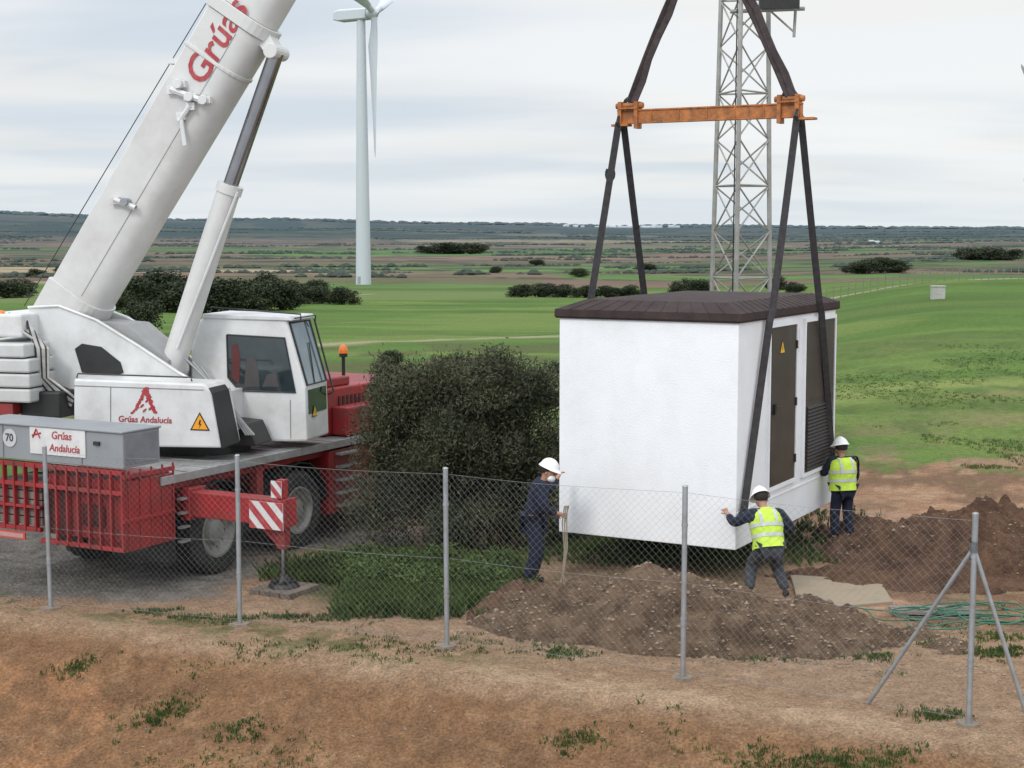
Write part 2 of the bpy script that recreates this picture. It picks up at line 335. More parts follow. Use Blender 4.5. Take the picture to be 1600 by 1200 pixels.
# ---------------- leaves --------------------------------------------------------------------
def leafmat(name,c1,c2,scale=1.5):
    m=bpy.data.materials.new(name); m.use_nodes=True; nt=m.node_tree; N=nt.nodes; b=N['Principled BSDF']; b.inputs['Roughness'].default_value=.7; b.inputs['Specular IOR Level'].default_value=.25
    tc=N.new('ShaderNodeTexCoord'); n=N.new('ShaderNodeTexNoise'); n.inputs['Scale'].default_value=scale; n.inputs['Detail'].default_value=8; n.inputs['Roughness'].default_value=.75
    nt.links.new(tc.outputs['Object'],n.inputs['Vector']); r=N.new('ShaderNodeValToRGB'); r.color_ramp.elements[0].position=.35; r.color_ramp.elements[1].position=.68
    r.color_ramp.elements[0].color=(*c1,1); r.color_ramp.elements[1].color=(*c2,1); nt.links.new(n.outputs['Fac'],r.inputs[0]); nt.links.new(r.outputs[0],b.inputs['Base Color'])
    return m
olive=leafmat('olive_leaves',(.030,.036,.020),(.115,.12,.070),1.3)
darkleaf=leafmat('dark_leaves',(.02,.029,.014),(.05,.066,.03),.7)
weedleaf=leafmat('weed_leaves',(.035,.06,.014),(.10,.145,.04),2.)
grassleaf=leafmat('grass_blades',(.06,.10,.024),(.13,.16,.055),.3)
def leaves(name,blobs,n,size,mat,parent=None,shell=.55,elong=2.2,up=0.,**pr):
    blobs=[(np.array(b[0]),np.array(b[1])) for b in blobs]; vol=np.array([np.prod(b[1])**.75 for b in blobs]); vol/=vol.sum()
    idx=NR.choice(len(blobs),n,p=vol); cc=np.array([b[0] for b in blobs])[idx]; rr=np.array([b[1] for b in blobs])[idx]
    d=NR.normal(size=(n,3)); d/=np.linalg.norm(d,axis=1)[:,None]
    rad=shell+(1-shell)*NR.rand(n)**.8; rad*=1+.14*NR.normal(size=n)
    P=cc+d*rad[:,None]*rr
    a=NR.normal(size=(n,3)); a/=np.linalg.norm(a,axis=1)[:,None]
    if up: a=a+up*(d*np.array([1,1,.5])+np.array([0,0,.8])); a/=np.linalg.norm(a,axis=1)[:,None]
    b=np.cross(a,NR.normal(size=(n,3))); b/=np.linalg.norm(b,axis=1)[:,None]
    s=size*(.6+.8*NR.rand(n))[:,None]
    V=np.stack([P+a*s*elong/2,P+b*s/2,P-a*s*elong/2,P-b*s/2],1).reshape(-1,3)
    q=np.arange(4*n,dtype=np.int32)
    me=bpy.data.meshes.new(name); me.vertices.add(4*n); me.vertices.foreach_set('co',V.astype(np.float32).ravel())
    me.loops.add(4*n); me.loops.foreach_set('vertex_index',q); me.polygons.add(n); me.polygons.foreach_set('loop_start',q[::4].copy()); me.update(calc_edges=True)
    me.materials.append(mat)
    o=bpy.data.objects.new(name,me); COL.objects.link(o); setp(o,parent)
    for k,v in pr.items(): o[k]=v
    return o
bush=empty('bush',(-.82,23.7,0),label='large dense grey-green bush standing beside the crane',category='bush')
bl=[]
for i in range(70):
    t=R.random()*6.28; r=R.random()**.5; zz=R.uniform(.35,2.8)
    w=1.46*math.sqrt(max(.18,1-max(0,(zz-1.4)/1.75)**3)); bl.append(((r*w*math.cos(t),r*1.0*math.sin(t),zz),(R.uniform(.22,.5),R.uniform(.3,.55),R.uniform(.2,.48))))
bl+=[((-1.15,-.3,.7),(.65,.6,.7)),((1.0,-.2,.8),(.7,.6,.8)),((0,0,1.5),(1.45,1.,1.25)),((-.65,-.1,2.4),(.8,.6,.6)),((.7,-.1,2.45),(.85,.6,.6)),((1.25,0,1.6),(.5,.5,1.1)),((-1.2,0,1.6),(.5,.5,1.)),((.15,-.1,2.6),(.6,.5,.45)),((-1.1,-.1,2.4),(.35,.3,.35)),((1.3,-.1,2.5),(.35,.3,.35))]
leaves('crown',bl,150000,.019,olive,bush,shell=.45,elong=3.6,up=.6)
mb=MB()
for i in range(100):
    t=R.random()*6.28; e=R.uniform(.6,1.45); L=R.uniform(2.4,3.25); dx=math.cos(t)*math.cos(e); dy=math.sin(t)*math.cos(e)*.8; dz=math.sin(e)
    pts=[(dx*.1,dy*.1,-.05)]
    for k in range(1,7):
        f=k/6*L; pts.append((dx*f*.85+R.gauss(0,.05),dy*f*.8+R.gauss(0,.05),min(dz*f,3.15)+R.gauss(0,.03)))
    mb.tube(pts,[.024*(1-k/6.4) for k in range(7)],5)
obj('trunk',mb,bark,bush,smooth=True)
def scatter_weeds(name,n,region,hgt,mat,width=.012,nb=6):
    vs=[];fs=[]
    k=0
    while k<n:
        x,y=region()
        if x is None: continue
        k+=1; z=T(x,y)
        for b in range(nb):
            t=R.random()*6.28; h=hgt*R.uniform(.4,1.2); l=h*R.uniform(.2,.9); w=width*R.uniform(.6,1.5)
            ox=x+R.gauss(0,.03);oy=y+R.gauss(0,.03); o=len(vs); c,s=math.cos(t),math.sin(t)
            vs+=[(ox-s*w/2,oy+c*w/2,z-.01),(ox+s*w/2,oy-c*w/2,z-.01),(ox+c*l*.5+s*w*.5,oy+s*l*.5-c*w*.5,z+h*.7),(ox+c*l,oy+s*l,z+h),(ox+c*l*.5-s*w*.5,oy+s*l*.5+c*w*.5,z+h*.7)]
            fs.append((o,o+1,o+2,o+3,o+4))
    mb=MB(); mb.v=vs;mb.f=fs;mb.m=[0]*len(fs)
    return obj(name,mb,mat,kind='stuff')
def reg1():
    x=-1.55+R.gauss(0,.9); y=20.9+R.gauss(0,.8)
    if y<19.1 or x<-3.6 or x>.3 or (x+3.1)**2+(y-20.4)**2<.8 or (x<-2.3 and y<20.9): return None,None
    return x,y
def reg2():
    y=31.5+R.random()**1.6*30; x=R.uniform(.05,.42)*y
    if float(fbm(np.array([x*.5]),np.array([y*.35]),131)[0])<.5: return None,None
    return x,y
def reg3():
    x=R.uniform(-6,6.5); y=R.uniform(14.2,19.9)
    if float(fbm(np.array([x*.9]),np.array([y*.9]),31)[0])<.6: return None,None
    return x,y
def reg4():
    x=2.4+R.gauss(0,1.4); y=24.6+R.gauss(0,1.6)
    if y<22.2 or y>30: return None,None
    return x,y
CL=[(R.uniform(-6,6),R.uniform(14.3,19.3)) for _ in range(7)]+[(2.75,14.4),(3.6,14.2),(2.4,14.6),(-3.5,19.1),(-2.9,19.2),(-2.3,19.2),(-4.6,19.5),(4.2,17.4),(3.1,14.3),(5.6,17.5),(-4.1,19.2),(-5.2,17.9),(-3.9,17.0),(5.9,18.2),(5.2,17.9),(-1.6,19.4)]
def reg5():
    c=R.choice(CL); return c[0]+R.gauss(0,.17),c[1]+R.gauss(0,.10)
scatter_weeds('weeds',4200,reg1,.17,weedleaf,.024)
scatter_weeds('field_grass',5000,reg2,.045,grassleaf,.012)
scatter_weeds('sparse_weeds',900,reg3,.035,weedleaf,.01)
scatter_weeds('rough_grass',2000,reg4,.13,weedleaf,.018)
scatter_weeds('weed_tufts',1100,reg5,.045,weedleaf,.013)
leaves('low_undergrowth',[((x,y,.12),(.45,.35,.24)) for x,y in [(-2.2,21.3),(-1.9,20.9),(-1.3,21.0),(-1.6,21.8),(-.8,20.9),(-.5,21.4),(-.3,20.8),(-2.2,22.1),(-1.0,22.2),(-.2,22.),(-1.2,20.5),(-2.6,22.0)]],24000,.024,weedleaf,None,kind='stuff',shell=.3,elong=1.8)
leaves('track_side_scrub',[((x+R.gauss(0,1.2),y+R.gauss(0,1.5),T(x,y)+.1),(R.uniform(.5,1.3),R.uniform(.5,1.),R.uniform(.2,.5))) for x,y in [(-5,44),(-3.5,46),(-2,44),(-.5,47),(.5,45),(-7,48),(-9,50),(-1.5,52),(1,52),(2,56),(-4.5,55),(3,60),(-8,57),(-3,60),(-11,56),(-6,52)]],14000,.06,darkleaf,None,kind='stuff',shell=.3,elong=1.8)
def make_tree(seed):
    rr=random.Random(seed); bls=[]
    for i in range(20):
        t=rr.random()*6.28; zz=rr.uniform(.12,.82); r=rr.random()**.5*.62*math.sqrt(max(.1,1-((zz-.35)/.6)**2)); bls.append(((r*math.cos(t),r*math.sin(t)*.8,zz),(rr.uniform(.2,.34),rr.uniform(.2,.34),rr.uniform(.14,.24))))
    bls.append(((0,0,.35),(.55,.5,.35)))
    e=empty('tree',(0,-500-seed,0))
    c=leaves('crown',bls,6000,.04,darkleaf,e,shell=.3,elong=1.6)
    m=MB(); m.tube([(0,0,-.1),(.02,0,.25),(-.03,.02,.5)],[.07,.05,.03],6)
    for k in range(5):
        t=k*1.3; m.tube([(0,0,.2),(.25*math.cos(t),.25*math.sin(t),.4),(.4*math.cos(t),.4*math.sin(t),.6)],[.03,.02,.01],5)
    tr=obj('trunk',m,bark,e); return e,c,tr
TR=[make_tree(i) for i in range(5)]
used=[0]*5
def place_tree(px,Y,h,w=1.):
    k=R.randrange(5); e,c,t=TR[k]; X=(px-800)/F*Y; z=T(X,Y)
    if used[k]: 
        e2=e.copy(); COL.objects.link(e2)
        for q in (c,t): q2=q.copy(); q2.parent=e2; COL.objects.link(q2)
    else: e2=e; used[k]=1
    e2.location=(X,Y,z); e2.scale=(h*w,h*w,h); e2.rotation_euler=(0,0,R.random()*6.28)
    e2['label']='dark low evergreen tree among green fields'; e2['category']='tree'; e2['group']='dark evergreen trees in the fields'
for px,Y,h,w in [(222,98,2.4,1.1),(190,160,3.3,1.3),(225,150,3.6,1.2),(262,155,4.2,1.1),(300,150,3.6,1.4),(335,152,3.6,1.4),(372,150,3.4,1.4),(410,155,3.4,1.4),(440,158,2.9,1.3),(425,175,3.9,1.1),(475,185,2.6,1.4),(503,190,2.3,1.4),(535,185,2.2,1.5),(455,240,2.8,1.5),(495,250,2.8,1.4),(30,260,3,1.8),(10,230,3,1.8),
    (815,240,2.1,1.8),(845,242,2.3,1.8),(880,240,2.1,2.),(915,236,2.,1.9),(950,235,2.,1.9),(985,236,2.1,1.9),(1070,240,3.0,1.2),(1090,236,2.8,1.3),(1215,260,2.6,1.3),(1240,200,1.6,1.5),
    (1350,560,5,1.9),(1375,570,6,1.8),(1400,565,5,2.),(1330,575,3.5,2.),(1510,900,7,2.4),(1540,880,8,2.4),(1570,900,7,2.4),(700,1500,12,2.6),(735,1500,11,2.6),(670,1520,8,2.6),(775,620,3,1.5),(840,900,4,2.),(612,64,.7,1.3),
    (60,520,3,2.),(110,540,4,1.8),(905,520,3,2.),(1010,700,4,2.)]:
    place_tree(px,Y,h,w)
def far_woods():
    vs=[];fs=[]
    rows=[]
    for _ in range(190):
        Y=470*(10.5**(R.random()**.8)); a=R.uniform(-.43,.43); rows.append((a,Y,R.uniform(.02,.10),R.uniform(-.2,.2)))
    def blob(X,yy,z,s,sx,dz):
        o=len(vs); n=7
        for r_,h_ in ((1.,.0),(1.15,.45),(.6,.9)):
            for i in range(n):
                t=6.28*i/n; q=R.uniform(.7,1.3); vs.append((X+math.cos(t)*s*r_*q*sx,yy+math.sin(t)*s*r_*q,z-dz+h_*s*R.uniform(.8,1.2)))
        vs.append((X,yy,z+s))
        for l in range(2):
            for i in range(n): fs.append((o+l*n+i,o+l*n+(i+1)%n,o+(l+1)*n+(i+1)%n,o+(l+1)*n+i))
        for i in range(n): fs.append((o+2*n+i,o+2*n+(i+1)%n,o+3*n))
    for a,Y,wd,sl in rows:
        s0=R.uniform(.8,1.5)*(1+Y/2600); n_=max(3,int(wd*Y/(s0*1.9)))
        for j in range(n_):
            if R.random()<.12: continue
            aa=a+wd*(j/n_-.5)+R.gauss(0,.0008); yy=Y*(1+sl*(aa-a))+R.gauss(0,s0*1.5); X=aa*yy
            blob(X,yy,T(X,yy),s0*R.uniform(.5,1.3),1.3,.3)
    for j in range(1500):
        a=R.uniform(-.45,.45); Y=R.uniform(6500,7100); X=a*Y; s=R.uniform(5,13)*(.6+.8*float(fbm(np.array([a*30]),np.array([1.]),6)[0])); blob(X,Y,T(X,Y),s,1.8,2)
    mb=MB(); mb.v=vs;mb.f=fs;mb.m=[0]*len(fs)
    m=M('haze_tinted_foliage',(.04,.056,.042),.9,var=.25,scale=.02)
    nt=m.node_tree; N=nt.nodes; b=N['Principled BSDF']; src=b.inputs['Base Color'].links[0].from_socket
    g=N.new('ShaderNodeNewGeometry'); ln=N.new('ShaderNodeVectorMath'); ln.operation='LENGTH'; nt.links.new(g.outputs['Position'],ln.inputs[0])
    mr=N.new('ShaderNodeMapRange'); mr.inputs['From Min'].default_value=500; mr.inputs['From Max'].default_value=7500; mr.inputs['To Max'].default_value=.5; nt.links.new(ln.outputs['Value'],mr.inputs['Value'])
    mx=N.new('ShaderNodeMix'); mx.data_type='RGBA'; nt.links.new(mr.outputs[0],mx.inputs[0]); nt.links.new(src,mx.inputs[6]); mx.inputs[7].default_value=(.10,.15,.195,1); nt.links.new(mx.outputs[2],b.inputs['Base Color'])  # haze painted into the foliage colour by distance from the origin
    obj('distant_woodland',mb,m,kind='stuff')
far_woods()
m=MB()
for i in range(40):
    px=R.choice([R.uniform(880,1070),R.uniform(930,1030)]) if i<37 else R.uniform(1325,1355); Y=6300 if px<1200 else 2600; s=(R.uniform(5,13) if Y>3000 else R.uniform(3,5)); X=(px-800)/F*Y; yy=Y+R.uniform(-200,200); z=T(X,yy)
    m.box(X-s,X+s,yy-s,yy+s,z-2,z+s*.55); m.prism([(X-s,yy-s,z+s*.55),(X+s,yy-s,z+s*.55),(X+s,yy+s,z+s*.55),(X-s,yy+s,z+s*.55)],[(X-s,yy-.1,z+s*.85),(X+s,yy-.1,z+s*.85),(X+s,yy+.1,z+s*.85),(X-s,yy+.1,z+s*.85)])
obj('distant_village',m,M('village_white',(.42,.46,.5),.8),kind='stuff')
# ---------------- wind turbines -----------------------------------------------------------------
def turbine(X,Y,zhub,yaw,rot,r0,label,Rb=40,cs=1.):
    z0=T(X,Y); e=empty('wind_turbine',(X,Y,z0),yaw,label=label,category='wind turbine',group='wind turbines on the plain')
    h=zhub-z0; m=MB(); m.tube([(0,0,-1),(0,0,h*.5),(0,0,h-1.2)],[r0,r0*.78,r0*.55],24); obj('tower',m,turbm,e,smooth=True)
    m=MB(); m.box(-.5,.5,-r0-.02,-r0+.3,.3,2.4); obj('door',m,M('turbine_door',(.3,.33,.36),.5),e)
    m=MB(); ring=lambda x,w,hh,zc:[(x,w*c,zc+hh*s) for c,s in [(-1,-.8),(-.8,-1),(.8,-1),(1,-.8),(1,.7),(.7,1),(-.7,1),(-1,.7)]]
    m.prism(ring(-9,1.2,1.2,h+.3),ring(-7,1.8,1.7,h+.3)); m.prism(ring(-7,1.8,1.7,h+.3),ring(2.6,1.7,1.6,h+.3)); obj('nacelle',m,turbm,e,smooth=True)
    hub=Vector((4.6,0,h+.3)); m=MB(); m.tube([(2.6,0,h+.3),(3.6,0,h+.3),(5.2,0,h+.3),(6.2,0,h+.3)],[1.3,1.6,1.4,.2],14); obj('hub',m,turbm,e,smooth=True)
    for k in range(3):
        an=rot+k*2*math.pi/3; d=Vector((0,math.sin(an),math.cos(an))); t=Vector((0,math.cos(an),-math.sin(an))); ax=Vector((1,0,0)); m=MB(); rings=[]
        for f,c_,th,tw in [(0,.9,.9,0),(.06,1.0,.9,.2),(.2,2.3,.5,.25),(.4,1.9,.36,.15),(.7,1.2,.2,.05),(.95,.6,.1,0),(1.,.1,.03,0)]:
            p=hub+d*(1+f*Rb); cd=(t*math.cos(tw+1.0)+ax*math.sin(tw+1.0)); nd=d.cross(cd)
            rings.append([p+cd*cs*(c_*math.cos(q)- (.3*c_ if f>.1 else 0))+nd*th*cs*math.sin(q) for q in [2*math.pi*i/10 for i in range(10)]])
        for a_,b_ in zip(rings,rings[1:]): 
            o=len(m.v); m.v+=[tuple(v) for v in a_+b_]; m.f+=[(o+i,o+(i+1)%10,o+10+(i+1)%10,o+10+i) for i in range(10)]; m.m+=[0]*10
        obj('blade',m,turbm,e,smooth=True)
tp=D(564,24,450); turbine(tp.x,450,tp.z,math.radians(-30),math.radians(180),2.25,'white three-bladed wind turbine standing in green fields')
tp=D(1636,192,960); turbine(tp.x,960,tp.z,math.radians(-75),math.radians(-33),2.3,'distant white wind turbine with a raised blade',cs=1.5)
# ---------------- lattice mast -----------------------------------------------------------------
def mast():
    Y=31.; c=D(1155,450,Y); e=empty('lattice_mast',(c.x,Y,T(c.x,Y)),label='galvanised steel lattice mast with floodlights on top',category='mast')
    Hh=14.; s0=.80; s1=.46
    rot=math.radians(-104)
    def leg(k,z): 
        r=s0+(s1-s0)*z/Hh; t=rot+k*2.0944; return Vector((r*math.cos(t)*.95,r*math.sin(t),z))
    for k in range(3):
        m=MB(); m.tube([leg(k,-.2),leg(k,Hh)],.047,8); obj('leg',m,mastm,e)
    m=MB(); z=.3; i=0
    while z<Hh-.6:
        st=.92
        for k in range(3):
            a,b=leg(k,z),leg((k+1)%3,z+st); a2,b2=leg((k+1)%3,z),leg(k,z+st)
            m.cyl(a,b,.018,n=5); m.cyl(a2,b2,.018,n=5)
            if i%2==0: m.cyl(a,a2,.02,n=5)
        z+=st; i+=1
    obj('bracing',m,mastm,e)
    for dx in (-.05,.05):
        m=MB(); m.tube([leg(0,0)+Vector((dx,.12,0)),leg(0,Hh)+Vector((dx,.12,0))],.014,5); obj('cable_run',m,black,e)
    m=MB(); m.cyl((-.3,-.3,9.2),(1.15,-.35,9.25),.04); m.cyl((.95,-.35,8.7),(1.0,-.35,9.9),.03); m.cyl((.5,-.3,9.2),(.95,-.35,8.8),.02); obj('bracket',m,mastm,e)
    for dx in (.42,.8):
        m=MB(); m.box(dx-.16,dx+.16,-.55,-.25,9.28,9.55); m.prism([(dx-.16,-.55,9.28),(dx+.16,-.55,9.28),(dx+.16,-.55,9.55),(dx-.16,-.55,9.55)],[(dx-.2,-.66,9.2),(dx+.2,-.66,9.2),(dx+.2,-.66,9.58),(dx-.2,-.66,9.58)]); obj('floodlight',m,black,e,bevel=.01)
mast()
# ---------------- substation building -----------------------------------------------------------
BO=Vector((3.06,20.7,.56)); BA=math.radians(61); bx=Vector((math.cos(BA),math.sin(BA),0)); by=Vector((-math.sin(BA),math.cos(BA),0))
bd=empty('prefabricated_substation',BO,BA,label='white prefabricated concrete substation with brown roof, hanging from slings',category='building')
def BF(px,py):
    p=hit(px,py,BO,by)-BO; return p.dot(bx),p.z
LB,WB,HB=4.34,2.72,3.11
m=MB(); m.box(0,LB,0,WB,0.,HB)
obj('wall',m,wallm,bd,bevel=.012)
m=MB(); ov=.055
def ringr(o,z): return [(-o,-o,z),(LB+o,-o,z),(LB+o,WB+o,z),(-o,WB+o,z)]
m.prism(ringr(ov-.02,HB+.003),ringr(ov,HB+.03)); m.prism(ringr(ov,HB+.0301),ringr(ov-.005,HB+.13)); m.prism(ringr(ov-.006,HB+.1301),ringr(-.28,HB+.262)); m.prism(ringr(-.2801,HB+.2621),[(1.3,WB/2-.2,HB+.285),(LB-1.3,WB/2-.2,HB+.285),(LB-1.3,WB/2+.2,HB+.285),(1.3,WB/2+.2,HB+.285)])
def rib(p,q,r_): m.cyl(p,q,r_,n=5)
for i in range(1,12):
    f=i/12; yy=-ov+f*(WB+2*ov); y2=.28+f*(WB-.56); rib((-ov+.003,yy,HB+.13),(.28,y2,HB+.262),.008)
for i in range(1,18):
    f=i/18; xx=-ov+f*(LB+2*ov); x2=.28+f*(LB-.56); rib((xx,-ov+.003,HB+.13),(x2,.28,HB+.262),.008)
obj('roof',m,roofm,bd)
def door(x0,x1,z0,z1,louv):
    dr=MB(); dr.box(x0,x1,-.025,.01,z0,z1)
    dr.box(x0+.05,x1-.05,-.032,-.0252,z0+(1.1 if louv else .06),z1-.06)
    d=obj('door',dr,doorm,bd,bevel=.004)
    f=MB(); w=.06
    f.box(x0-w,x0-.002,-.04,.01,z0-w,z1+w); f.box(x1+.002,x1+w,-.04,.01,z0-w,z1+w); f.box(x0-.001,x1+.001,-.04,.01,z1+.002,z1+w); f.box(x0-.001,x1+.001,-.04,.01,z0-w,z0-.002)
    obj('door_frame',f,wallm,d)
    l=MB()
    if louv:
      for a,b in [(z0+.05,z0+1.0)]:
        z=a
        while z<b: l.prism([(x0+.1,-.027,z),(x1-.1,-.027,z),(x1-.1,-.027,z+.03),(x0+.1,-.027,z+.03)],[(x0+.1,-.06,z-.015),(x1-.1,-.06,z-.015),(x1-.1,-.055,z-.005),(x0+.1,-.055,z-.005)]); z+=.055
      obj('louvre',l,louvm,d)
    else:
      h=MB(); h.box(x0+.12,x0+.19,-.07,-.033,z0+1.05,z0+1.2); h.cyl((x0+.155,-.07,z0+1.15),(x0+.27,-.075,z0+1.15),.012); obj('handle',h,black,d)
      for zz in (z0+.3,z0+1.15,z1-.3):
        h=MB(); h.cyl((x1-.01,-.04,zz-.06),(x1-.01,-.04,zz+.06),.018); obj('hinge',h,doorm,d)
    return d
xa,_=BF(1200,640); xb,_=BF(1240,640); xc,_=BF(1255,620); xd,_=BF(1301,620)
d1=door(xa,xb,.68,2.98,False); d2=door(xc,min(xd,LB-.12),.68,2.98,True)
def warn(name,parent,c,right,up,size,mfill,n):
    c=Vector(c);r=Vector(right).normalized();u=Vector(up).normalized();n=Vector(n)
    def tri(s,off): return [c+n*off+(r*math.cos(t)+u*math.sin(t))*s for t in (math.pi/2,math.pi*7/6,math.pi*11/6)]
    m=MB(); m.c=0; m.prism(tri(size,0),tri(size,.003)); m.c=1; m.prism(tri(size*.8,.0035),tri(size*.8,.005)); m.c=0
    for s_ in [[(-.02,.35),(.12,.35),(.05,.05),(.16,.05),(-.06,-.33),(0,-.02),(-.12,-.02)]]:
        m.prism([c+n*.0055+(r*a+u*b)*size for a,b in s_],[c+n*.007+(r*a+u*b)*size for a,b in s_])
    return obj(name,m,[black,mfill],parent)
xt,zt=BF(1219,545); warn('warning_sign',d1,(xt,-.034,zt),(1,0,0),(0,0,1),.135,yel,(0,-1,0))
xt2,zt2=BF(1285,535); warn('warning_sign',d2,(xt2,-.034,zt2),(1,0,0),(0,0,1),.10,yel,(0,-1,0))
m=MB(); m.box(xb+.09,xb+.17,-.012,-.001,2.55,2.9); obj('notice_plate',m,M('plate_grey',(.55,.56,.58),.4),bd)
m=MB(); m.box(.02,LB-.02,-.012,-.001,.5,.52); obj('plinth_line',m,wallm,bd)
def bw(x,y,z): return BO+bx*x+by*y+Vector((0,0,z))
# ---------------- lifting gear ------------------------------------------------------------------
bc=bw(LB/2,WB/2,0); bz=D(1113,177,bc.y).z; bl_=1.47
sp=empty('spreader_beam',(bc.x,bc.y,bz),BA+math.pi/2,label='orange rusty steel spreader beam hanging above the building',category='spreader beam')
m=MB(); m.box(-bl_,bl_,-.05,.05,.075,.10); m.box(-bl_,bl_,-.05,.05,-.115,-.09); m.box(-bl_,bl_,-.035,.035,-.09,.075)
for xx in (-.9,-.45,0.,.45,.9): m.box(xx-.012,xx+.012,-.048,.048,-.09,.075)
obj('beam',m,spread,sp,bevel=.004)
for s in (-1,1):
    m=MB(); m.box(s*bl_-.2,s*bl_+.08,-.09,.09,-.15,-.116); m.box(s*(bl_-.06)-.03,s*(bl_-.06)+.03,-.09,.09,-.116,.22); m.box(s*(bl_-.33)-.03,s*(bl_-.33)+.03,-.09,.09,-.19,.22); m.cyl((s*(bl_-.42),0,.16),(s*(bl_+.03),0,.16),.045)
    m.box(s*(bl_-.2)-.16,s*(bl_-.2)+.16,-.1,.1,.101,.13)
    obj('end_fitting',m,spread,sp,bevel=.004)
    m=MB(); m.tube([(s*(bl_-.2)+.1*math.cos(t),-.02,.2+.08*math.sin(t)) for t in np.linspace(0,6.28,12)],.03,6); obj('shackle',m,black,sp)
bL=Vector((bc.x+by.x*(bl_-.05),bc.y+by.y*(bl_-.05),bz-.1)); bR=Vector((bc.x-by.x*(bl_-.05),bc.y-by.y*(bl_-.05),bz-.1))
def sling(p0,s,front,lab,mat=strap):
    yy=-.06 if front else WB+.06; ye=-ov-.03 if front else WB+ov+.03
    pb=bw(s,yy,.42 if front else .12); zt=HB+.15
    f=(p0.z-(BO.z+zt))/(p0.z-pb.z); sx=(p0-BO).dot(bx); sm=sx+(s-sx)*f
    pr=bw(sm,ye,zt); pr2=bw(sm+(s-sx)*.06,ye,HB-.02)
    m=MB()
    m.band([p0,p0.lerp(pr,.5)+Vector((0,0,-.02)),pr,pr2,pb.lerp(pr2,.5),pb],.105,.022,(1,.35,0))
    e=obj('lifting_sling',m,mat,label=lab,category='lifting sling',group='slings holding the building')
    m=MB(); m.cyl(pb+by*(.07 if front else -.07),pb-by*(.08 if front else -.08),.04); m.cyl(pb+Vector((0,0,.02)),pb+Vector((0,0,.14)),.045); obj('shackle',m,black,e)
    m=MB(); m.tube([p0+Vector((0,0,.1)),p0+bx*.05,p0+Vector((0,0,-.12)),p0-bx*.05,p0+Vector((0,0,.1))],.025,6); obj('shackle',m,black,e)
lab='dark webbing sling running from the spreader beam to the building base'
sling(bR+bx*-.09,.10,True,lab); sling(bR+bx*.09,LB-.12,True,lab); sling(bL+bx*-.09,.12,False,lab); sling(bL+bx*.09,LB-.12,False,lab)
m=MB(); kp=bL+Vector((-.17,-.1,-.78)); m.tube([kp+Vector((.06*math.sin(t),0,.1*math.cos(t))) for t in np.linspace(0,5.6,12)],.025,6)
obj('sling_loop',m,strap,label='small dark loop of webbing tied on a sling',category='sling loop')
apex=Vector((bc.x-.05,bc.y,D(1110,-120,bc.y).z))
for s in (1,-1):
    q=bc+by*(s*(bl_-.2)); q=Vector((q.x,q.y,bz+.2)); pts=[]
    for i in range(9):
        t=i/8; pts.append(q.lerp(apex,t)+Vector((s*-.05*math.sin(t*3.14),0,0)))
    m=MB(); m.band(pts,.13,.03,Vector((1,.25,0))); m.band([p+Vector((.05+.02*math.sin(i*2.),-.05,0)) for i,p in enumerate(pts)],.1,.03,Vector((.8,-.5,0)))
    o=obj('lifting_sling',m,strapb,label='wide dark brown webbing sling from hook to spreader beam',category='lifting sling',group='slings under the hook')
hk=empty('crane_hook',apex,label='crane hook block above the slings',category='hook')
m=MB(); m.tube([Vector((.12*math.sin(t),0,.12*math.cos(t)-.02)) for t in np.linspace(.6,5.2,12)],.035,8); obj('hook',m,black,hk,smooth=True)
m=MB(); m.box(-.2,.2,-.15,.15,.15,.75); obj('block',m,yel,hk,bevel=.04)
# ---------------- the crane ------------------------------------------------------------------------
CA=math.radians(62); cu=Vector((math.cos(CA),math.sin(CA),0)); cw=Vector((-math.sin(CA),math.cos(CA),0))
C0=Vector((-4.2,21.8,0))+cw*1.3
cr=empty('mobile_crane',C0,CA,label='white and red mobile crane with raised boom on extended outriggers',category='mobile crane')
def KR(px,py,x): p=hit(px,py,C0+cu*x,cu)-C0; return p.dot(cw),p.z
m=MB(); m.box(-1.0,9.2,-.5,.5,.78,1.3); 
m.box(-.95,9.,-1.2,1.2,1.33,1.46)
obj('chassis',m,red,cr,bevel=.02)
m=MB(); m.box(-1.25,6.9,-1.31,1.31,1.5,1.56); m.box(-1.28,6.9,-1.345,-1.312,1.46,1.575)
for i in range(18): m.box(-1.1+i*.44,-1.085+i*.44,-1.3,1.3,1.561,1.572)
obj('deck',m,alu,cr,bevel=.004)
m=MB()
for z0,z1 in ((1.42,1.48),(1.69,1.76)): m.box(-2.,-1.93,-1.3,1.3,z0,z1)
m.box(-2.,-1.93,-1.3,.2,.66,.72); m.box(-2.,-1.93,.2,1.3,.80,.86); m.box(-2.,-1.93,.2,1.3,1.12,1.16)
for i in range(14):
    yy=-1.3+i*.195; m.box(-2.015,-1.94,yy,yy+.028,.67 if yy<.18 else .81,1.75)
m.box(-1.93,-.98,-1.3,-1.25,.66,1.6); m.box(-1.9,-1.0,-1.24,.22,.78,1.62)
for i in range(5): m.box(-1.9+i*.22,-1.87+i*.22,-1.32,-1.301,.67,1.75)
m.box(-2.0,-.98,-1.325,-1.3,1.64,1.7); m.box(-2.0,-.98,-1.325,-1.3,1.05,1.1)
m.box(-1.5,-.9,-.9,-.3,.55,.78)
obj('rear_frame',m,red,cr,bevel=.006)
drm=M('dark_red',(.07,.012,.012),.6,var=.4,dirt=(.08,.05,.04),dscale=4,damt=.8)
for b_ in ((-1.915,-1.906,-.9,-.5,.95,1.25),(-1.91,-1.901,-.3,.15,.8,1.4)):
    m=MB(); m.box(*b_); obj('rear_dark_plate',m,drm,cr)  # thin dark red plates set slightly proud of the rear frame
for i in range(5):
    m=MB(); m.box(-1.92,-1.1,.24,1.2,.87+i*.12,.87+i*.12+.105); obj('ballast_slab',m,conc,cr,bevel=.012)
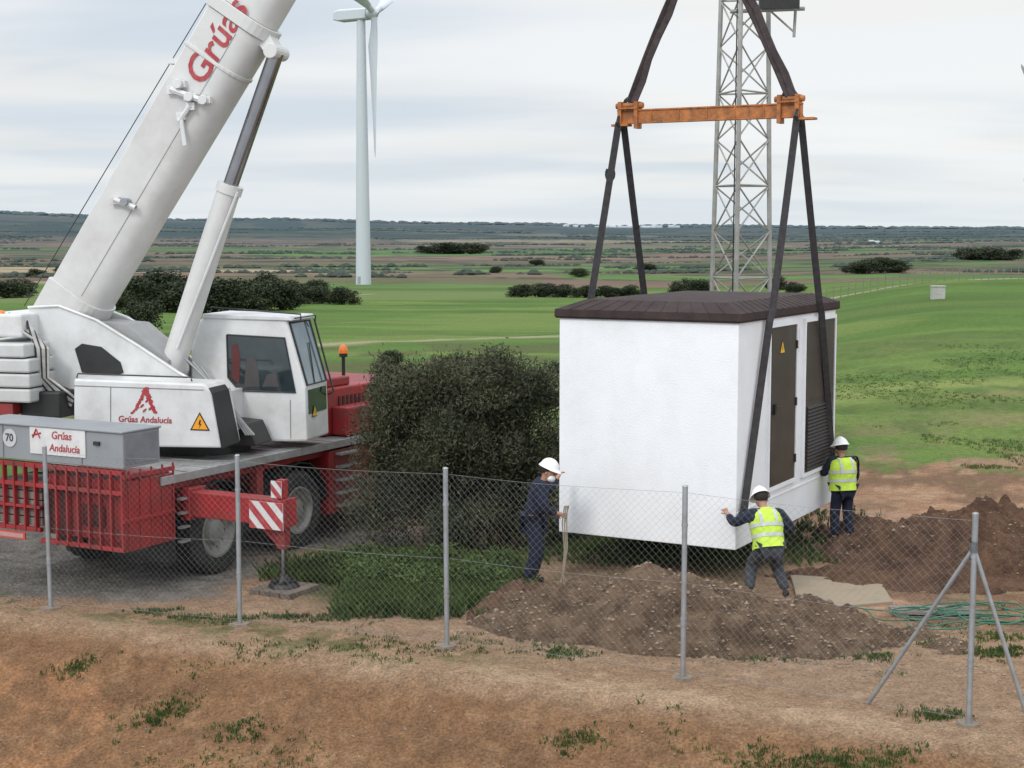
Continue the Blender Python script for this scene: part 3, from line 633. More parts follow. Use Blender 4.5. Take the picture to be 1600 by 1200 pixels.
m=MB(); m.box(-1.1,-.95,-1.28,-.9,.35,.66); obj('mud_flap',m,black,cr)
m=MB(); 
m.box(-2.02,-1.3,-1.34,1.45,1.79,2.26)
m.box(-2.05,-1.28,-1.36,1.47,2.26,2.29)
obj('toolbox',m,grey,cr,bevel=.01)
gdm=M('grey_darker',(.22,.23,.25),.5,metal=.3,var=.2)
for yy in (-.62,.82):
    m=MB(); m.box(-2.03,-2.021,yy-.008,yy+.008,1.81,2.25); obj('toolbox_seam',m,gdm,cr)
m=MB(); m.box(-1.98,-1.34,-1.35,-1.341,1.83,2.23); obj('toolbox_door',m,gdm,cr,bevel=.004)
m=MB(); m.box(-2.05,-2.021,-.95,-.85,2.08,2.13); obj('toolbox_latch',m,black,cr)
y_,z_=KR(15,684,-2.03); m=MB(); m.cyl((-2.022,y_,z_),(-2.034,y_,z_),.125,n=24); o=obj('speed_sign',m,M('speed_disc',(.5,.51,.52),.5,var=.1),cr); text('speed_number','70',.15,black,cr,(-2.037,y_,z_),(0,-1,0),(0,0,1))
y_,z_=KR(90,690,-2.03); m=MB(); m.box(-2.04,-2.022,y_-.50,y_+.50,z_-.19,z_+.19); obj('name_plate',m,blade,cr,bevel=.004)
text('company_name','Grúas',.15,redtxt,cr,(-2.044,y_-.08,z_+.08),(0,-1,0),(0,0,1),shear=.15); text('company_name','Andalucía',.14,redtxt,cr,(-2.044,y_-.13,z_-.09),(0,-1,0),(0,0,1),shear=.15)
m=MB()
for a,b in (((.44,.03),(.375,.15)),((.375,.15),(.31,.03)),((.45,.06),(.29,.10))):
    m.cyl((-2.043,y_+a[0],z_+a[1]),(-2.043,y_+b[0],z_+b[1]),.013,n=4)
obj('company_emblem',m,redtxt,cr)
y_,z_=KR(20,835,-2.03); m=MB(); m.box(-2.05,-2.03,y_-.25,y_+.25,z_-.05,z_+.05); m.c=1; m.box(-2.054,-2.051,y_-.22,y_+.22,z_-.03,z_+.03); obj('rear_plate',m,[M('reflector_red',(.5,.06,.04),.3),M('plate_pale',(.45,.25,.23),.5)],cr)
def tyre_mesh():
    m=MB(); prof=[(.36,-.17),(.5,-.19),(.58,-.18),(.62,-.14),(.625,0),(.62,.14),(.58,.18),(.5,.19),(.36,.17)]; n=48
    for r,y in prof:
        for i in range(n): t=6.2832*i/n; rr=r-(.02 if (i%2 and r>.57) else 0); m.v.append((rr*math.cos(t),y,rr*math.sin(t)))
    for j in range(len(prof)-1):
        for i in range(n): m.f.append((j*n+i,j*n+(i+1)%n,(j+1)*n+(i+1)%n,(j+1)*n+i)); m.m.append(0)
    return m
def rim_mesh():
    m=MB(); prof=[(.37,-.175),(.34,-.175),(.31,-.1),(.2,-.06),(.16,-.14),(.1,-.16),(.0,-.16)]; n=30
    for r,y in prof:
        for i in range(n): t=6.2832*i/n; m.v.append((r*math.cos(t),y,r*math.sin(t)))
    for j in range(len(prof)-1):
        for i in range(n): m.f.append((j*n+i,j*n+(i+1)%n,(j+1)*n+(i+1)%n,(j+1)*n+i)); m.m.append(0)
    for i in range(10):
        t=6.2832*i/10; m.cyl((.25*math.cos(t),-.1,.25*math.sin(t)),(.25*math.cos(t),-.05,.25*math.sin(t)),.02,n=6)
    return m
rimm=M('wheel_rim',(.30,.30,.28),.5,metal=.3,dirt=(.12,.10,.08),dscale=5,damt=.9)
TY=None
for ax in (0.,1.95,4.9,6.6):
    m=MB(); m.cyl((ax,-1.,.6),(ax,1.,.6),.12); obj('axle',m,black,cr)
    for side in (-1,1):
        w=empty('wheel',(ax,side*1.1,.6),0,cr)
        if side>0: w.rotation_euler=(0,0,math.pi)
        if TY is None:
            TY=obj('tyre',tyre_mesh(),rubber,w,smooth=True); RI=obj('rim',rim_mesh(),rimm,w,smooth=True)
        else:
            for q in (TY,RI): q2=q.copy(); q2.parent=w; COL.objects.link(q2)
        m=MB(); prev=None
        for k in range(9):
            t=math.pi*(.02+.96*k/8); p=(ax+.72*math.cos(t),.62+.72*math.sin(t)); s=side
            if prev: m.prism([(prev[0],s*.9,prev[1]),(p[0],s*.9,p[1]),(p[0],s*.9,p[1]+.02),(prev[0],s*.9,prev[1]+.02)],[(prev[0],s*1.31,prev[1]),(p[0],s*1.31,p[1]),(p[0],s*1.31,p[1]+.02),(prev[0],s*1.31,prev[1]+.02)])
            prev=p
        obj('fender',m,black,cr)
for b_ in ((.95,1.1,-1.25,-1.1,.8,1.42),(2.75,2.9,-1.3,-.9,.4,1.42),(2.9,4.1,-1.3,1.3,.42,1.42),(7.3,9.,-1.3,1.3,.5,1.5)):
    m=MB(); m.box(*b_); obj('side_panel',m,red,cr,bevel=.015)
for i in range(5):
    m=MB(); m.box(2.92,3.42,-1.42,-1.3,.5+i*.21,.535+i*.21); obj('step',m,alu,cr)
for i in range(4):
    m=MB(); m.box(-.9,-.72,-1.36,-1.28,.6+i*.2,.63+i*.2); obj('step',m,alu,cr)
m=MB(); m.box(3.2,5.9,-.9,1.15,1.58,2.35); m.box(3.4,5.6,-1.2,-.9,1.58,2.05); m.box(3.3,4.1,-.8,.9,2.35,2.5); obj('engine_housing',m,red,cr,bevel=.03)
m=MB(); 
for i in range(7): m.box(3.6+i*.12,3.65+i*.12,-.915,-.9,1.75,2.2)
obj('grille',m,black,cr)
m=MB(); m.box(4.6,5.8,-1.22,-1.205,1.6,2.0); obj('white_panel',m,white,cr,bevel=.005)
m=MB(); m.box(6.9,8.8,-1.25,1.25,1.5,2.1); obj('driver_cab',m,red,cr,bevel=.08)
m=MB(); m.box(7.3,8.6,-1.262,-1.25,1.65,2.0); obj('driver_cab_window',m,glass,cr)
m=MB(); m.cyl((4.2,-.6,2.34),(4.2,-.6,2.84),.03); m.cyl((4.2,-.6,2.8),(4.2,-.6,2.86),.07); m.c=1; m.sph((4.2,-.6,2.86),.085,.085,.15,z0=0); obj('beacon',m,[black,orange],cr,smooth=True)
# outrigger
og=empty('outrigger',(-.6,0,0),0,cr)
m=MB(); m.box(-.14,.14,-2.96,-1.0,.95,1.30); m.box(-.18,.18,-1.4,-1.25,.9,1.35); m.box(-.145,.145,-2.99,-2.962,.93,1.32); obj('outrigger_beam',m,red,og,bevel=.012)
def sboard(y0,y1,z0,z1,x,nst):
    m=MB(); m.c=0; m.box(x-.012,x,y0,y1,z0,z1)
    m.c=1; H=z1-z0; W=(y1-y0); st=(W+H)/nst
    for i in range(nst):
        if i%2: continue
        a=y0-H+i*st; b=a+st
        poly=[(a,z0),(b,z0),(b+H,z1),(a+H,z1)]
        for lim,sg in ((y0,1),(y1,-1)):
            out=[]
            for j in range(len(poly)):
                P,Q=poly[j],poly[(j+1)%len(poly)]; ip=sg*(P[0]-lim)>=0; iq=sg*(Q[0]-lim)>=0
                if ip: out.append(P)
                if ip!=iq: t=(lim-P[0])/(Q[0]-P[0]); out.append((lim,P[1]+t*(Q[1]-P[1])))
            poly=out
            if len(poly)<3: break
        if len(poly)>=3: m.prism([(x-.013,p,q) for p,q in poly],[(x-.016,p,q) for p,q in poly])
    return m
obj('striped_board',sboard(-2.98,-2.42,.90,1.27,-.155,7),[blade,redtxt],og)
obj('striped_board',sboard(-2.96,-2.79,1.34,1.57,-.155,4),[blade,redtxt],og)
m=MB(); m.box(-.07,.07,-2.93,-2.79,.62,.95); m.prism([(-.025,-2.79,.64),(-.025,-2.4,.93),(-.025,-2.79,.93)],[(.025,-2.79,.64),(.025,-2.4,.93),(.025,-2.79,.93)]); obj('jack',m,red,og,bevel=.01)
m=MB(); m.box(-.05,.05,-2.92,-2.8,1.3,1.57); obj('jack_head',m,red,og,bevel=.01)
m=MB(); m.cyl((0,-2.86,.2),(0,-2.86,.64),.042); obj('jack_rod',m,chrome,og,smooth=True)
m=MB(); m.cyl((0,-2.86,.10),(0,-2.86,.15),.22,.19,n=20); m.cyl((0,-2.86,.15),(0,-2.86,.25),.11,.065); 
for k in range(5):
    t=k*1.2566; m.box(.14*math.cos(t)-.03,.14*math.cos(t)+.03,-2.86+.14*math.sin(t)-.03,-2.86+.14*math.sin(t)+.03,.14,.19)
obj('foot_plate',m,black,og)
m=MB(); 
for i in range(4): m.box(-.34,.34,-3.2+i*.17,-3.04+i*.17,-.03,.095)
obj('timber_mat',m,darkwood,og,bevel=.01)
# ------- upper structure frame
UA=math.radians(-14); ux=Vector((math.cos(UA),math.sin(UA),0)); uy=Vector((-math.sin(UA),math.cos(UA),0))
UC=C0+cu*1.2
Mcar=Matrix.Translation(C0)@Matrix.Rotation(CA,4,'Z'); Mup=Mcar.inverted()@(Matrix.Translation(UC)@Matrix.Rotation(UA,4,'Z'))
def U(px,py,yl): p=hit(px,py,UC+uy*yl,uy)-UC; return (p.dot(ux),p.z)
def UP(px,py,yl): a=U(px,py,yl); return Vector((a[0],yl,a[1]))
m=MB(); m.cyl((0,0,1.56),(0,0,1.85),.75,n=36); m.cyl((0,0,1.75),(0,0,1.82),.85,n=36); obj('slewing_ring',m,black,cr,mtx=Mup)
m=MB()
arm=[(44,480),(92,478),(150,500),(215,540),(278,582),(318,604),(352,640),(360,690),(115,690),(112,610),(62,590),(48,540)]
for y0,y1 in ((-.52,-.42),(.42,.52)): m.pxz([U(a,b,-.52) for a,b in arm],y0,y1)
x0,z0=U(112,600,-.42); x1,z1=U(350,690,-.42); m.box(x0,x1,-.419,.419,1.85,2.5); xq,_=U(60,600,-.42); m.box(xq-.3,x0,-.418,.418,2.2,2.8)
su=obj('superstructure',m,white,cr,bevel=.015,mtx=Mup)
m=MB(); m.pxz([U(a,b,-.53) for a,b in [(117,545),(128,537),(158,542),(188,566),(193,582),(180,588),(128,582)]],-.534,-.522)
obj('arm_opening_dark_plate',m,black,su)  # flat black plate paints the darkness of a hole that isn't cut
m=MB()
for a,b in zip([(44,480),(92,478),(150,500),(215,540),(278,582)],[(92,478),(150,500),(215,540),(278,582),(318,604)]):
    p,q=UP(*a,-.53),UP(*b,-.53); m.cyl(p,q,.022,n=6)
obj('arm_flange',m,white,su)
hp=[(115,592),(318,600),(330,612),(346,700),(115,697)]
m=MB(); m.pxz([U(a,b,-1.25) for a,b in hp],-1.25,-.56); ho=obj('machinery_cover',m,white,cr,bevel=.03,mtx=Mup)
m=MB(); p=[(326,606),(332,614),(350,698),(346,701),(332,618)]; m.pxz([U(a,b,-1.26) for a,b in p],-1.262,-.7); obj('cover_edge',m,black,ho)
sdm=M('seam_dark',(.2,.2,.2),.6)
m=MB(); m.pxz([U(a,b,-1.255) for a,b in [(115,602),(318,609),(318,610.5),(115,603.5)]],-1.2525,-1.249); m.pxz([U(a,b,-1.255) for a,b in [(172,604),(173.5,604),(173.5,697),(172,697)]],-1.2525,-1.249); obj('cover_seam',m,sdm,ho)
m=MB(); a,b=UP(120,590,-1.2),UP(300,596,-1.2)
m.tube([a,a+Vector((.02,0,.06)),b+Vector((-.02,0,.06)),b],.012,6); obj('handrail',m,black,ho)
# brush-stroke emblem: two leaning legs of an A made of dabs, thick at the top
m=MB(); k=0
def dab(px_,py_,w_,h_,an):
    global k
    cx,cz=U(px_,py_,-1.253); k+=1
    q=[(cx+math.cos(t+0)*w_*math.cos(an)-math.sin(t)*h_*math.sin(an),cz+math.cos(t)*w_*math.sin(an)+math.sin(t)*h_*math.cos(an)) for t in (0,.9,2.1,3.1,4.0,5.3)]
    m.pxz(q,-1.2565-.00015*k,-1.2515)
for i in range(13):
    f=i/12; dab(207+20*f**.8+R.uniform(-1,1),645-38*f**1.1,.045*R.uniform(.7,1.2)*(.6+.5*f),.020,.35+R.uniform(-.4,.4))
for i in range(13):
    f=i/12; dab(229+13*f**1.4+R.uniform(-1,1),607+37*f,.045*R.uniform(.7,1.2)*(1.1-.35*f),.022,-.3+R.uniform(-.4,.4))
for a,b in ((222,634),(230,626),(226,641),(235,638)): dab(a,b,.042,.016,.7)
obj('company_emblem',m,redtxt,ho)
tx,tz=U(226,656,-1.26); text('company_name','Grúas Andalucía',.13,redtxt,ho,(tx,-1.256,tz),(1,0,0),(0,0,1),shear=.1)
tx,tz=U(224,668,-1.26); m=MB(); m.box(tx-.2,tx+.2,-1.256,-1.252,tz-.005,tz+.005); obj('company_underline',m,redtxt,ho)
tx,tz=U(312,661,-1.26); warn('warning_sign',ho,(tx,-1.2535,tz-.02),(1,0,0),(0,0,1),.18,oranget,(0,-1,0))
x1,zt=U(44,536,-1.25); _,zb=U(44,630,-1.25)
n=4; 
for i in range(n):
    z0=zb+(zt-zb)*i/n; z1=zb+(zt-zb)*(i+1)/n-.02
    m=MB(); m.box(x1-1.2,x1-(.0 if i<3 else .08),-1.25,1.3,z0,z1); obj('counterweight',m,cwm,cr,bevel=.03,mtx=Mup)
m=MB(); xx,_=U(20,640,-1.2); m.box(xx-1.,xx,-1.2,1.2,zb-.2,zb-.02); obj('counterweight_base',m,red,cr,bevel=.01,mtx=Mup)
m=MB(); m.box(xx,x1+.35,-1.0,1.0,zb-.25,zb+.15); obj('winch',m,black,cr,bevel=.03,mtx=Mup)
hosem=M('hose_grey',(.45,.44,.42),.6,var=.3)
for k in range(8):
    m=MB(); o=k*5.5; pts=[UP(14+o*.5,490+o*.7,-.7-.04*k),UP(42+o*.7,502+o,-.85),UP(56+o*.5,545,-.95),UP(60+o*.4,590,-.9),UP(84+o*.6,625-o*.3,-.8),UP(120,640-o*.4,-.7)]
    sm=[]
    for i in range(len(pts)-1):
        for t in np.linspace(0,1,5)[:-1]: sm.append(pts[i].lerp(pts[i+1],t))
    m.tube(sm,.02,6)
    obj('hydraulic_hose',m,hosem if k%3 else black,cr,smooth=True,mtx=Mup)
m=MB(); p=UP(3,500,-.9); m.cyl(p,p+Vector((0,0,.05)),.06); m.c=1; m.sph(p+Vector((0,0,.05)),.06,.06,.1,z0=0); obj('beacon',m,[black,orange],cr,smooth=True,mtx=Mup)
m=MB(); p=UP(22,500,-.8); m.box(p.x-.5,p.x+.25,-1.,.9,p.z-.25,p.z+.1); obj('winch_cover',m,white,cr,bevel=.04,mtx=Mup)
# boom
p0=UP(119,487,0); p1=UP(406,0,0); bdv=(p1-p0).normalized(); bn=Vector((-bdv.z,0,bdv.x))
if bn.z<0: bn=-bn
L1=(p1-p0).length
def bsec(t,hh,w,rd=.55):
    c=p0+bdv*t; prof=[(-w,hh),(w,hh),(w,-hh*.25)]
    for k in range(1,6): a=k/6*math.pi/2; prof.append((w*math.cos(a)**.8,-hh*.25-hh*.75*math.sin(a)**.9))
    prof.append((0,-hh))
    for k in range(5,0,-1): a=k/6*math.pi/2; prof.append((-w*math.cos(a)**.8,-hh*.25-hh*.75*math.sin(a)**.9))
    prof.append((-w,-hh*.25))
    return [c+Vector((0,a,0))+bn*b for a,b in prof]
m=MB(); m.prism(bsec(-.15,.44,.38),bsec(L1*.92,.48,.40)); bo=obj('boom',m,boomw,cr,bevel=.02,mtx=Mup,smooth=True)
for a_,b_,h1,w1,h2,w2 in ((L1*.921,L1*.955,.515,.435,.515,.435),(-.35,.35,.46,.43,.475,.43),(L1*.80,L1*.81,.495,.415,.495,.415)):
    m=MB(); m.prism(bsec(a_,h1,w1),bsec(b_,h2,w2)); obj('boom_collar',m,boomw,bo,bevel=.01)
m=MB(); m.prism(bsec(L1*.956,.44,.36),bsec(L1*2.1,.44,.36)); m.prism(bsec(L1*2.1,.5,.4),bsec(L1*2.13,.5,.4)); obj('telescopic_section',m,boomw,bo,smooth=True)
m=MB(); c=p0+bdv*L1*2.15; m.cyl(c+Vector((0,-.3,-.3)),c+Vector((0,.3,-.3)),.3,n=20); m.box(c.x-.3,c.x+.5,-.35,.35,c.z-.3,c.z+.2); obj('boom_head',m,boomw,bo)
g=UP(338,66,-.405); text('company_name','Grúas',.56,redtxt,bo,(g.x,-.408,g.z),bdv,bn,shear=.12,ext=.002)
g2=p0+bdv*(L1*1.45); text('company_name','Andalucía',.56,redtxt,bo,(g2.x,-.368,g2.z),bdv,bn,shear=.12)
def fit(px,py,s): return UP(px,py,-.40)
for (px,py) in ((283,132),(300,152),(322,157)):
    m=MB(); p=fit(px,py,0); m.cyl(p,p+Vector((0,-.14,0)),.07,n=12); m.box(p.x-.1,p.x+.1,-.48,-.38,p.z-.05,p.z+.05); obj('boom_fitting',m,white,bo,bevel=.006)
for A2,B2,r_ in (((270,140),(325,160),.05),((285,180),(292,228),.035),((300,165),(283,190),.04),((182,312),(215,325),.045)):
    m=MB(); a,b=fit(*A2,0),fit(*B2,0); m.tube([a+Vector((0,-.06,0)),b+Vector((0,-.06,0))],r_,6); m.box(a.x-.07,a.x+.07,-.47,-.38,a.z-.07,a.z+.04); obj('boom_fitting',m,white,bo,bevel=.004)
m=MB(); p=fit(200,316,0); m.cyl(p,p+Vector((0,-.15,0)),.06); obj('boom_fitting',m,grey,bo)
m=MB(); a=UP(278,95,-.2); m.box(a.x-.12,a.x+.12,-.3,-.1,a.z-.05,a.z+.03); obj('boom_fitting',m,white,bo)
m=MB(); a=UP(148,345,-.2); m.tube([a,a+Vector((.25,0,-.15))],.04,6); obj('boom_fitting',m,white,bo)
m=MB()
for t in (.18,.36,.52,.7): 
    hh=.44+.04*t/.92+.003; q=bsec(L1*t,hh,.383+.02*t/.92); m.tube([q[1],q[2]],.005,4)
q1,q2=bsec(.4,.45,.388)[14],bsec(L1*.9,.483,.405)[14]; m.tube([q1,q2],.006,4)
obj('weld_seam',m,M('seam_grey',(.45,.45,.44),.5),bo)
m=MB(); a=UP(38,478,-.3); b=UP(325,0,-.2); e_=a+(b-a)*2.; m.tube([a,e_],.008,5); obj('hoist_rope',m,black,bo)
# lift cylinder
m=MB(); a=UP(268,578,-.1); b=UP(360,290,-.1); c=UP(432,82,-.1); m.cyl(a,b,.19,.175,n=24); m.cyl(b-(b-a).normalized()*.12,b+(b-a).normalized()*.02,.2,n=24); m.cyl(a+Vector((0,-.35,0)),a+Vector((0,.35,0)),.13,n=16)
lc=obj('lift_cylinder',m,boomw,cr,smooth=True,mtx=Mup)
m=MB(); m.cyl(b,c,.115,n=20); obj('piston_rod',m,chrome,lc,smooth=True)
m=MB(); m.cyl(a+Vector((.2,-.2,.35)),b+Vector((.17,-.12,-.1)),.022,n=6); obj('oil_pipe',m,boomw,lc)
m=MB(); m.cyl(c+Vector((0,-.25,0)),c+Vector((0,.25,0)),.11,n=16); 
cc=UP(415,68,0); m.prism([c+Vector((-.10,-.15,-.05)),c+Vector((.08,-.15,0)),cc+Vector((.0,-.15,.35)),cc+Vector((-.3,-.15,.3))],[c+Vector((-.10,.15,-.05)),c+Vector((.08,.15,0)),cc+Vector((.0,.15,.35)),cc+Vector((-.3,.15,.3))])
obj('cylinder_mount',m,boomw,lc,bevel=.01)
# operator cab
y0,y1=.3,1.25
cs=[(298,508),(322,494),(447,499),(477,606),(480,690),(402,690),(345,642),(298,604)]
CP=[U(a,b,y0) for a,b in cs]
m=MB(); m.pxz(CP,y0,y1); cab=obj('cab',m,white,cr,bevel=.035,mtx=Mup)
m=MB(); r=[U(a,b,y0) for a,b in [(318,490),(452,495),(456,501),(316,497)]]; m.pxz(r,y0-.03,y1+.03); obj('cab_roof',m,M('roof_grey',(.6,.61,.62),.5),cab,bevel=.01)
def win(name,pl,y,out,mat=glass):
    w=[U(a,b,y) for a,b in pl]; m=MB(); m.pxz(w,y-out,y+.002); o=obj(name,m,mat,cab,bevel=.008)
    fr=MB(); pts=[Vector((p[0],y-out-.001,p[1])) for p in w]; fr.tube(pts+[pts[0]],.014,6); obj('window_frame',fr,black,cab)
win('side_window',[(355,523),(445,528),(462,613),(374,610),(357,590)],y0,.012)
m=MB(); m.pxz([U(a,b,y0) for a,b in [(382,604),(386,560),(398,556),(404,575),(406,604)]],y0-.015,y0-.013); m.pxz([U(a,b,y0) for a,b in [(410,604),(418,585),(432,582),(436,604)]],y0-.015,y0-.013); obj('seat',m,M('seat_grey',(.07,.065,.065),.8),cab)
m=MB(); m.pxz([U(a,b,y0) for a,b in [(362,590),(363,540),(372,536),(376,560),(374,600)]],y0-.0155,y0-.0125); obj('red_interior_trim',m,M('interior_red',(.10,.02,.02),.6),cab)
A_,B_,C_=CP[2],CP[3],CP[4]
def fq(P,Q,a,b,ya,yb,off=.012):
    P=Vector((P[0],0,P[1]));Q=Vector((Q[0],0,Q[1])); d=Q-P; n=Vector((-d.z,0,d.x)).normalized(); 
    if n.x<0:n=-n
    u=P+d*a; v=P+d*b
    return [u+Vector((0,ya,0)),u+Vector((0,yb,0)),v+Vector((0,yb,0)),v+Vector((0,ya,0))],n
q,nn=fq(A_,B_,.06,.97,y0+.07,y1-.07); m=MB(); m.prism([v+nn*.001 for v in q],[v+nn*.014 for v in q]); obj('windscreen',m,M('windscreen_glass',(.14,.2,.22),.05,var=.4,scale=1.,spec=1.),cab)
m=MB(); m.tube([v+nn*.016 for v in q]+[q[0]+nn*.016],.018,6); obj('windscreen_frame',m,black,cab)
m=MB(); m.tube([q[3]+nn*.02+Vector((0,.3,0)),q[0].lerp(q[3],.35)+nn*.03+Vector((0,.5,0))],.01,5); obj('wiper',m,black,cab)
aa=[v+nn*.1 for v in q]
m=MB(); m.tube([aa[1],aa[2]+Vector((.04,0,-.2)),aa[2]+Vector((-.05,0,-.25))],.015,6); obj('grab_rail',m,black,cab)
m=MB(); m.tube([aa[0]+Vector((0,0,.05)),aa[1]+Vector((0,.05,.05)),aa[1]+Vector((.0,.05,-.1))],.012,6); obj('grab_rail',m,black,cab)
q,nn=fq(B_,C_,.05,.5,y0+.1,y1-.1); m=MB(); m.prism([v+nn*.001 for v in q],[v+nn*.012 for v in q]); obj('lower_window',m,glass,cab)
xq,zq=U(454,655,y0); m=MB(); m.box(xq-.006,xq+.006,y0-.004,y0+.001,zq-.3,zq+.3); obj('panel_seam',m,sdm,cab)
tq,tz=U(486,648,y0); warn('warning_sign',cab,(CP[4][0]+.012,y0+.3,tz),(0,1,0),(0,0,1),.12,yel,(1,0,0))
m=MB(); a=UP(330,486,y0+.1); b=UP(470,500,y0+.1); m.tube([a,a+Vector((0,0,.06)),b+Vector((0,0,.09)),b],.014,6); obj('roof_rail',m,black,cab)
m=MB()
for k in range(4): m.tube([UP(290+k*12,560+k*6,-.2),UP(330+k*8,600+k*8,-.45),UP(362+k*6,645+k*5,-.5),UP(385+k*4,680,-.5)],.02,6)
obj('hydraulic_pipe',m,M('pipe_grey',(.3,.3,.3),.5,metal=.5),cr,mtx=Mup)
m=MB(); m.pxz([U(a,b,0.) for a,b in [(160,500),(215,505),(280,560),(280,600),(200,560)]],-.38,.38); obj('winch_body',m,M('winch_grey',(.3,.3,.3),.6),cr,mtx=Mup)  # winch body in one even mid grey
m=MB(); m.pxz([U(a,b,-.2) for a,b in [(352,655),(395,660),(410,694),(352,698)]],-.4,.2); obj('pump_unit',m,black,cr,bevel=.02,mtx=Mup)
m=MB(); m.pxz([U(a,b,-.42) for a,b in [(322,606),(345,626),(378,668),(372,672),(335,634)]],-.46,-.42); obj('stay_bar',m,white,cr,mtx=Mup)
# ---------------- fence -----------------------------------------------------------------------------
fe=empty('chain_link_fence',(0,17.5,0),label='wire mesh fence with galvanised posts and braced corner post',category='fence')
for i,(x,y) in enumerate(POSTS):
    z=T(x,y); m=MB(); hh=2.14; lx=R.gauss(0,.012)
    m.tube([(x,y-17.5,z-.2),(x+lx,y-17.5,z+hh)],.03,14); m.sph((x+lx,y-17.5,z+hh),.034,.034,.02,z0=0)
    for zz in (.6,.66,1.7): m.cyl((x+lx*zz/2.3,y-17.5,z+zz),(x+lx*zz/2.3,y-17.5,z+zz+.03),.036)
    obj('post',m,galv,fe,smooth=True)
    m=MB(); 
    ring=[(x+.15*math.cos(t)*R.uniform(.7,1.2),y-17.5+.13*math.sin(t)*R.uniform(.7,1.2)) for t in np.linspace(0,6.28,12)[:-1]]
    m.prism([(a,b,z-.1) for a,b in ring],[(x+(a-x)*.8,(y-17.5)+(b-y+17.5)*.8,z+.03) for a,b in ring]); obj('post_footing',m,M('footing_concrete',(.23,.19,.15),.9,var=.3,bump=.5),fe)
x,y=POSTS[4]; z=T(x,y)
g=G(1352,1118,-.15); g2=G(1612,1185,-.3)
for q in (g,g2):
    m=MB(); m.tube([(x,y-17.5,z+1.8),(q.x,q.y-17.5,T(q.x,q.y)-.05)],.022,10); m.cyl((x,y-17.5,z+1.76),(x,y-17.5,z+1.86),.04); obj('brace',m,galv,fe,smooth=True)
m=MB()
for (xa,ya),(xb,yb) in zip(POSTS,POSTS[1:]):
    a=Vector((xa,ya-17.5,0)); b=Vector((xb,yb-17.5,0)); Ls=(b-a).length; d=(b-a)/Ls; za,zb_=T(xa,ya),T(xb,yb); Hh=2.02; sp_=.085
    nrm=Vector((-d.y,d.x,0))
    def P(s,h,o=0.): return a+d*s+Vector((0,0,za+(zb_-za)*s/Ls+.05+h-.03*math.sin(math.pi*s/Ls)*h/Hh))+nrm*(.035+o+.02*math.sin(s*2.1+h*1.7))
    k=-Hh
    def wire(pa,pb,o):
        m.tube([P(pa[0]+(pb[0]-pa[0])*t,pa[1]+(pb[1]-pa[1])*t,o) for t in (0,.33,.67,1)],.00095,3)
    while k<Ls:
        s0=max(k,0); s1=min(k+Hh,Ls)
        if s1-s0>.02:
            wire((s0,s0-k),(s1,s1-k),0.); wire((s0,Hh-(s0-k)),(s1,Hh-(s1-k)),.004)
        k+=sp_
    for h in (0.02,Hh/2,Hh): m.tube([P(Ls*t,h,.002) for t in np.linspace(0,1,7)],.0016,4)
obj('wire_mesh',m,wiremat,fe)
# ---------------- far small things ----------------------------------------------------------------
c=D(1465,470,95); x,y=c.x,95; z=T(x,y); m=MB(); m.box(x-.38,x+.38,y-.3,y+.3,z-.1,z+.75); m.box(x-.42,x+.42,y-.34,y+.34,z+.75,z+.82); m.box(x-.1,x+.1,y-.32,y-.301,z+.3,z+.6); obj('concrete_hut',m,M('hut_concrete',(.42,.42,.4),.8),label='small pale concrete box standing in the pasture',category='utility box')
m=MB()
for i in range(42):
    a=.185+i*.0048; y=112+(a-.2)*80+2; x=a*y; z=T(x,y); m.tube([(x,y,z-.1),(x+.03,y,z+1.1)],.04,5)
    if i: m.tube([(xp,yp,zp+.9),(x,y,z+.9)],.012,3)
    xp,yp,zp=x,y,z
obj('field_fence',m,wood,label='thin post and wire fence along the field track',category='fence')
m=MB()
for k in range(6):
    cx,cy=5.9+R.gauss(0,.3),18.95+R.gauss(0,.15); rx,ry=R.uniform(.6,1.3),R.uniform(.2,.5); ph=R.random()*6
    m.tube([(cx+rx*math.cos(t+ph)+.08*math.sin(5*t+k),cy+ry*math.sin(t+ph)+.06*math.cos(4*t+k),T(cx,cy)+.07+.04*math.sin(3*t+k)+.015*k) for t in np.linspace(0,R.uniform(4.5,7.5),50)],.010,6)
obj('hose_coil',m,hose,smooth=True,label='loosely coiled green hoses lying on the dirt',category='hose')
m=MB(); p=G(1465,958); 
for i in range(3): m.box(p.x-.6,p.x+.5,p.y-.2+i*.13,p.y-.09+i*.13,.03,.06)
for dx in (-.5,.35): m.box(p.x+dx,p.x+dx+.08,p.y-.2,p.y+.17,-.02,.029)
obj('timber_pallet',m,wood,label='grey weathered timber boards lying under the hoses',category='pallet')
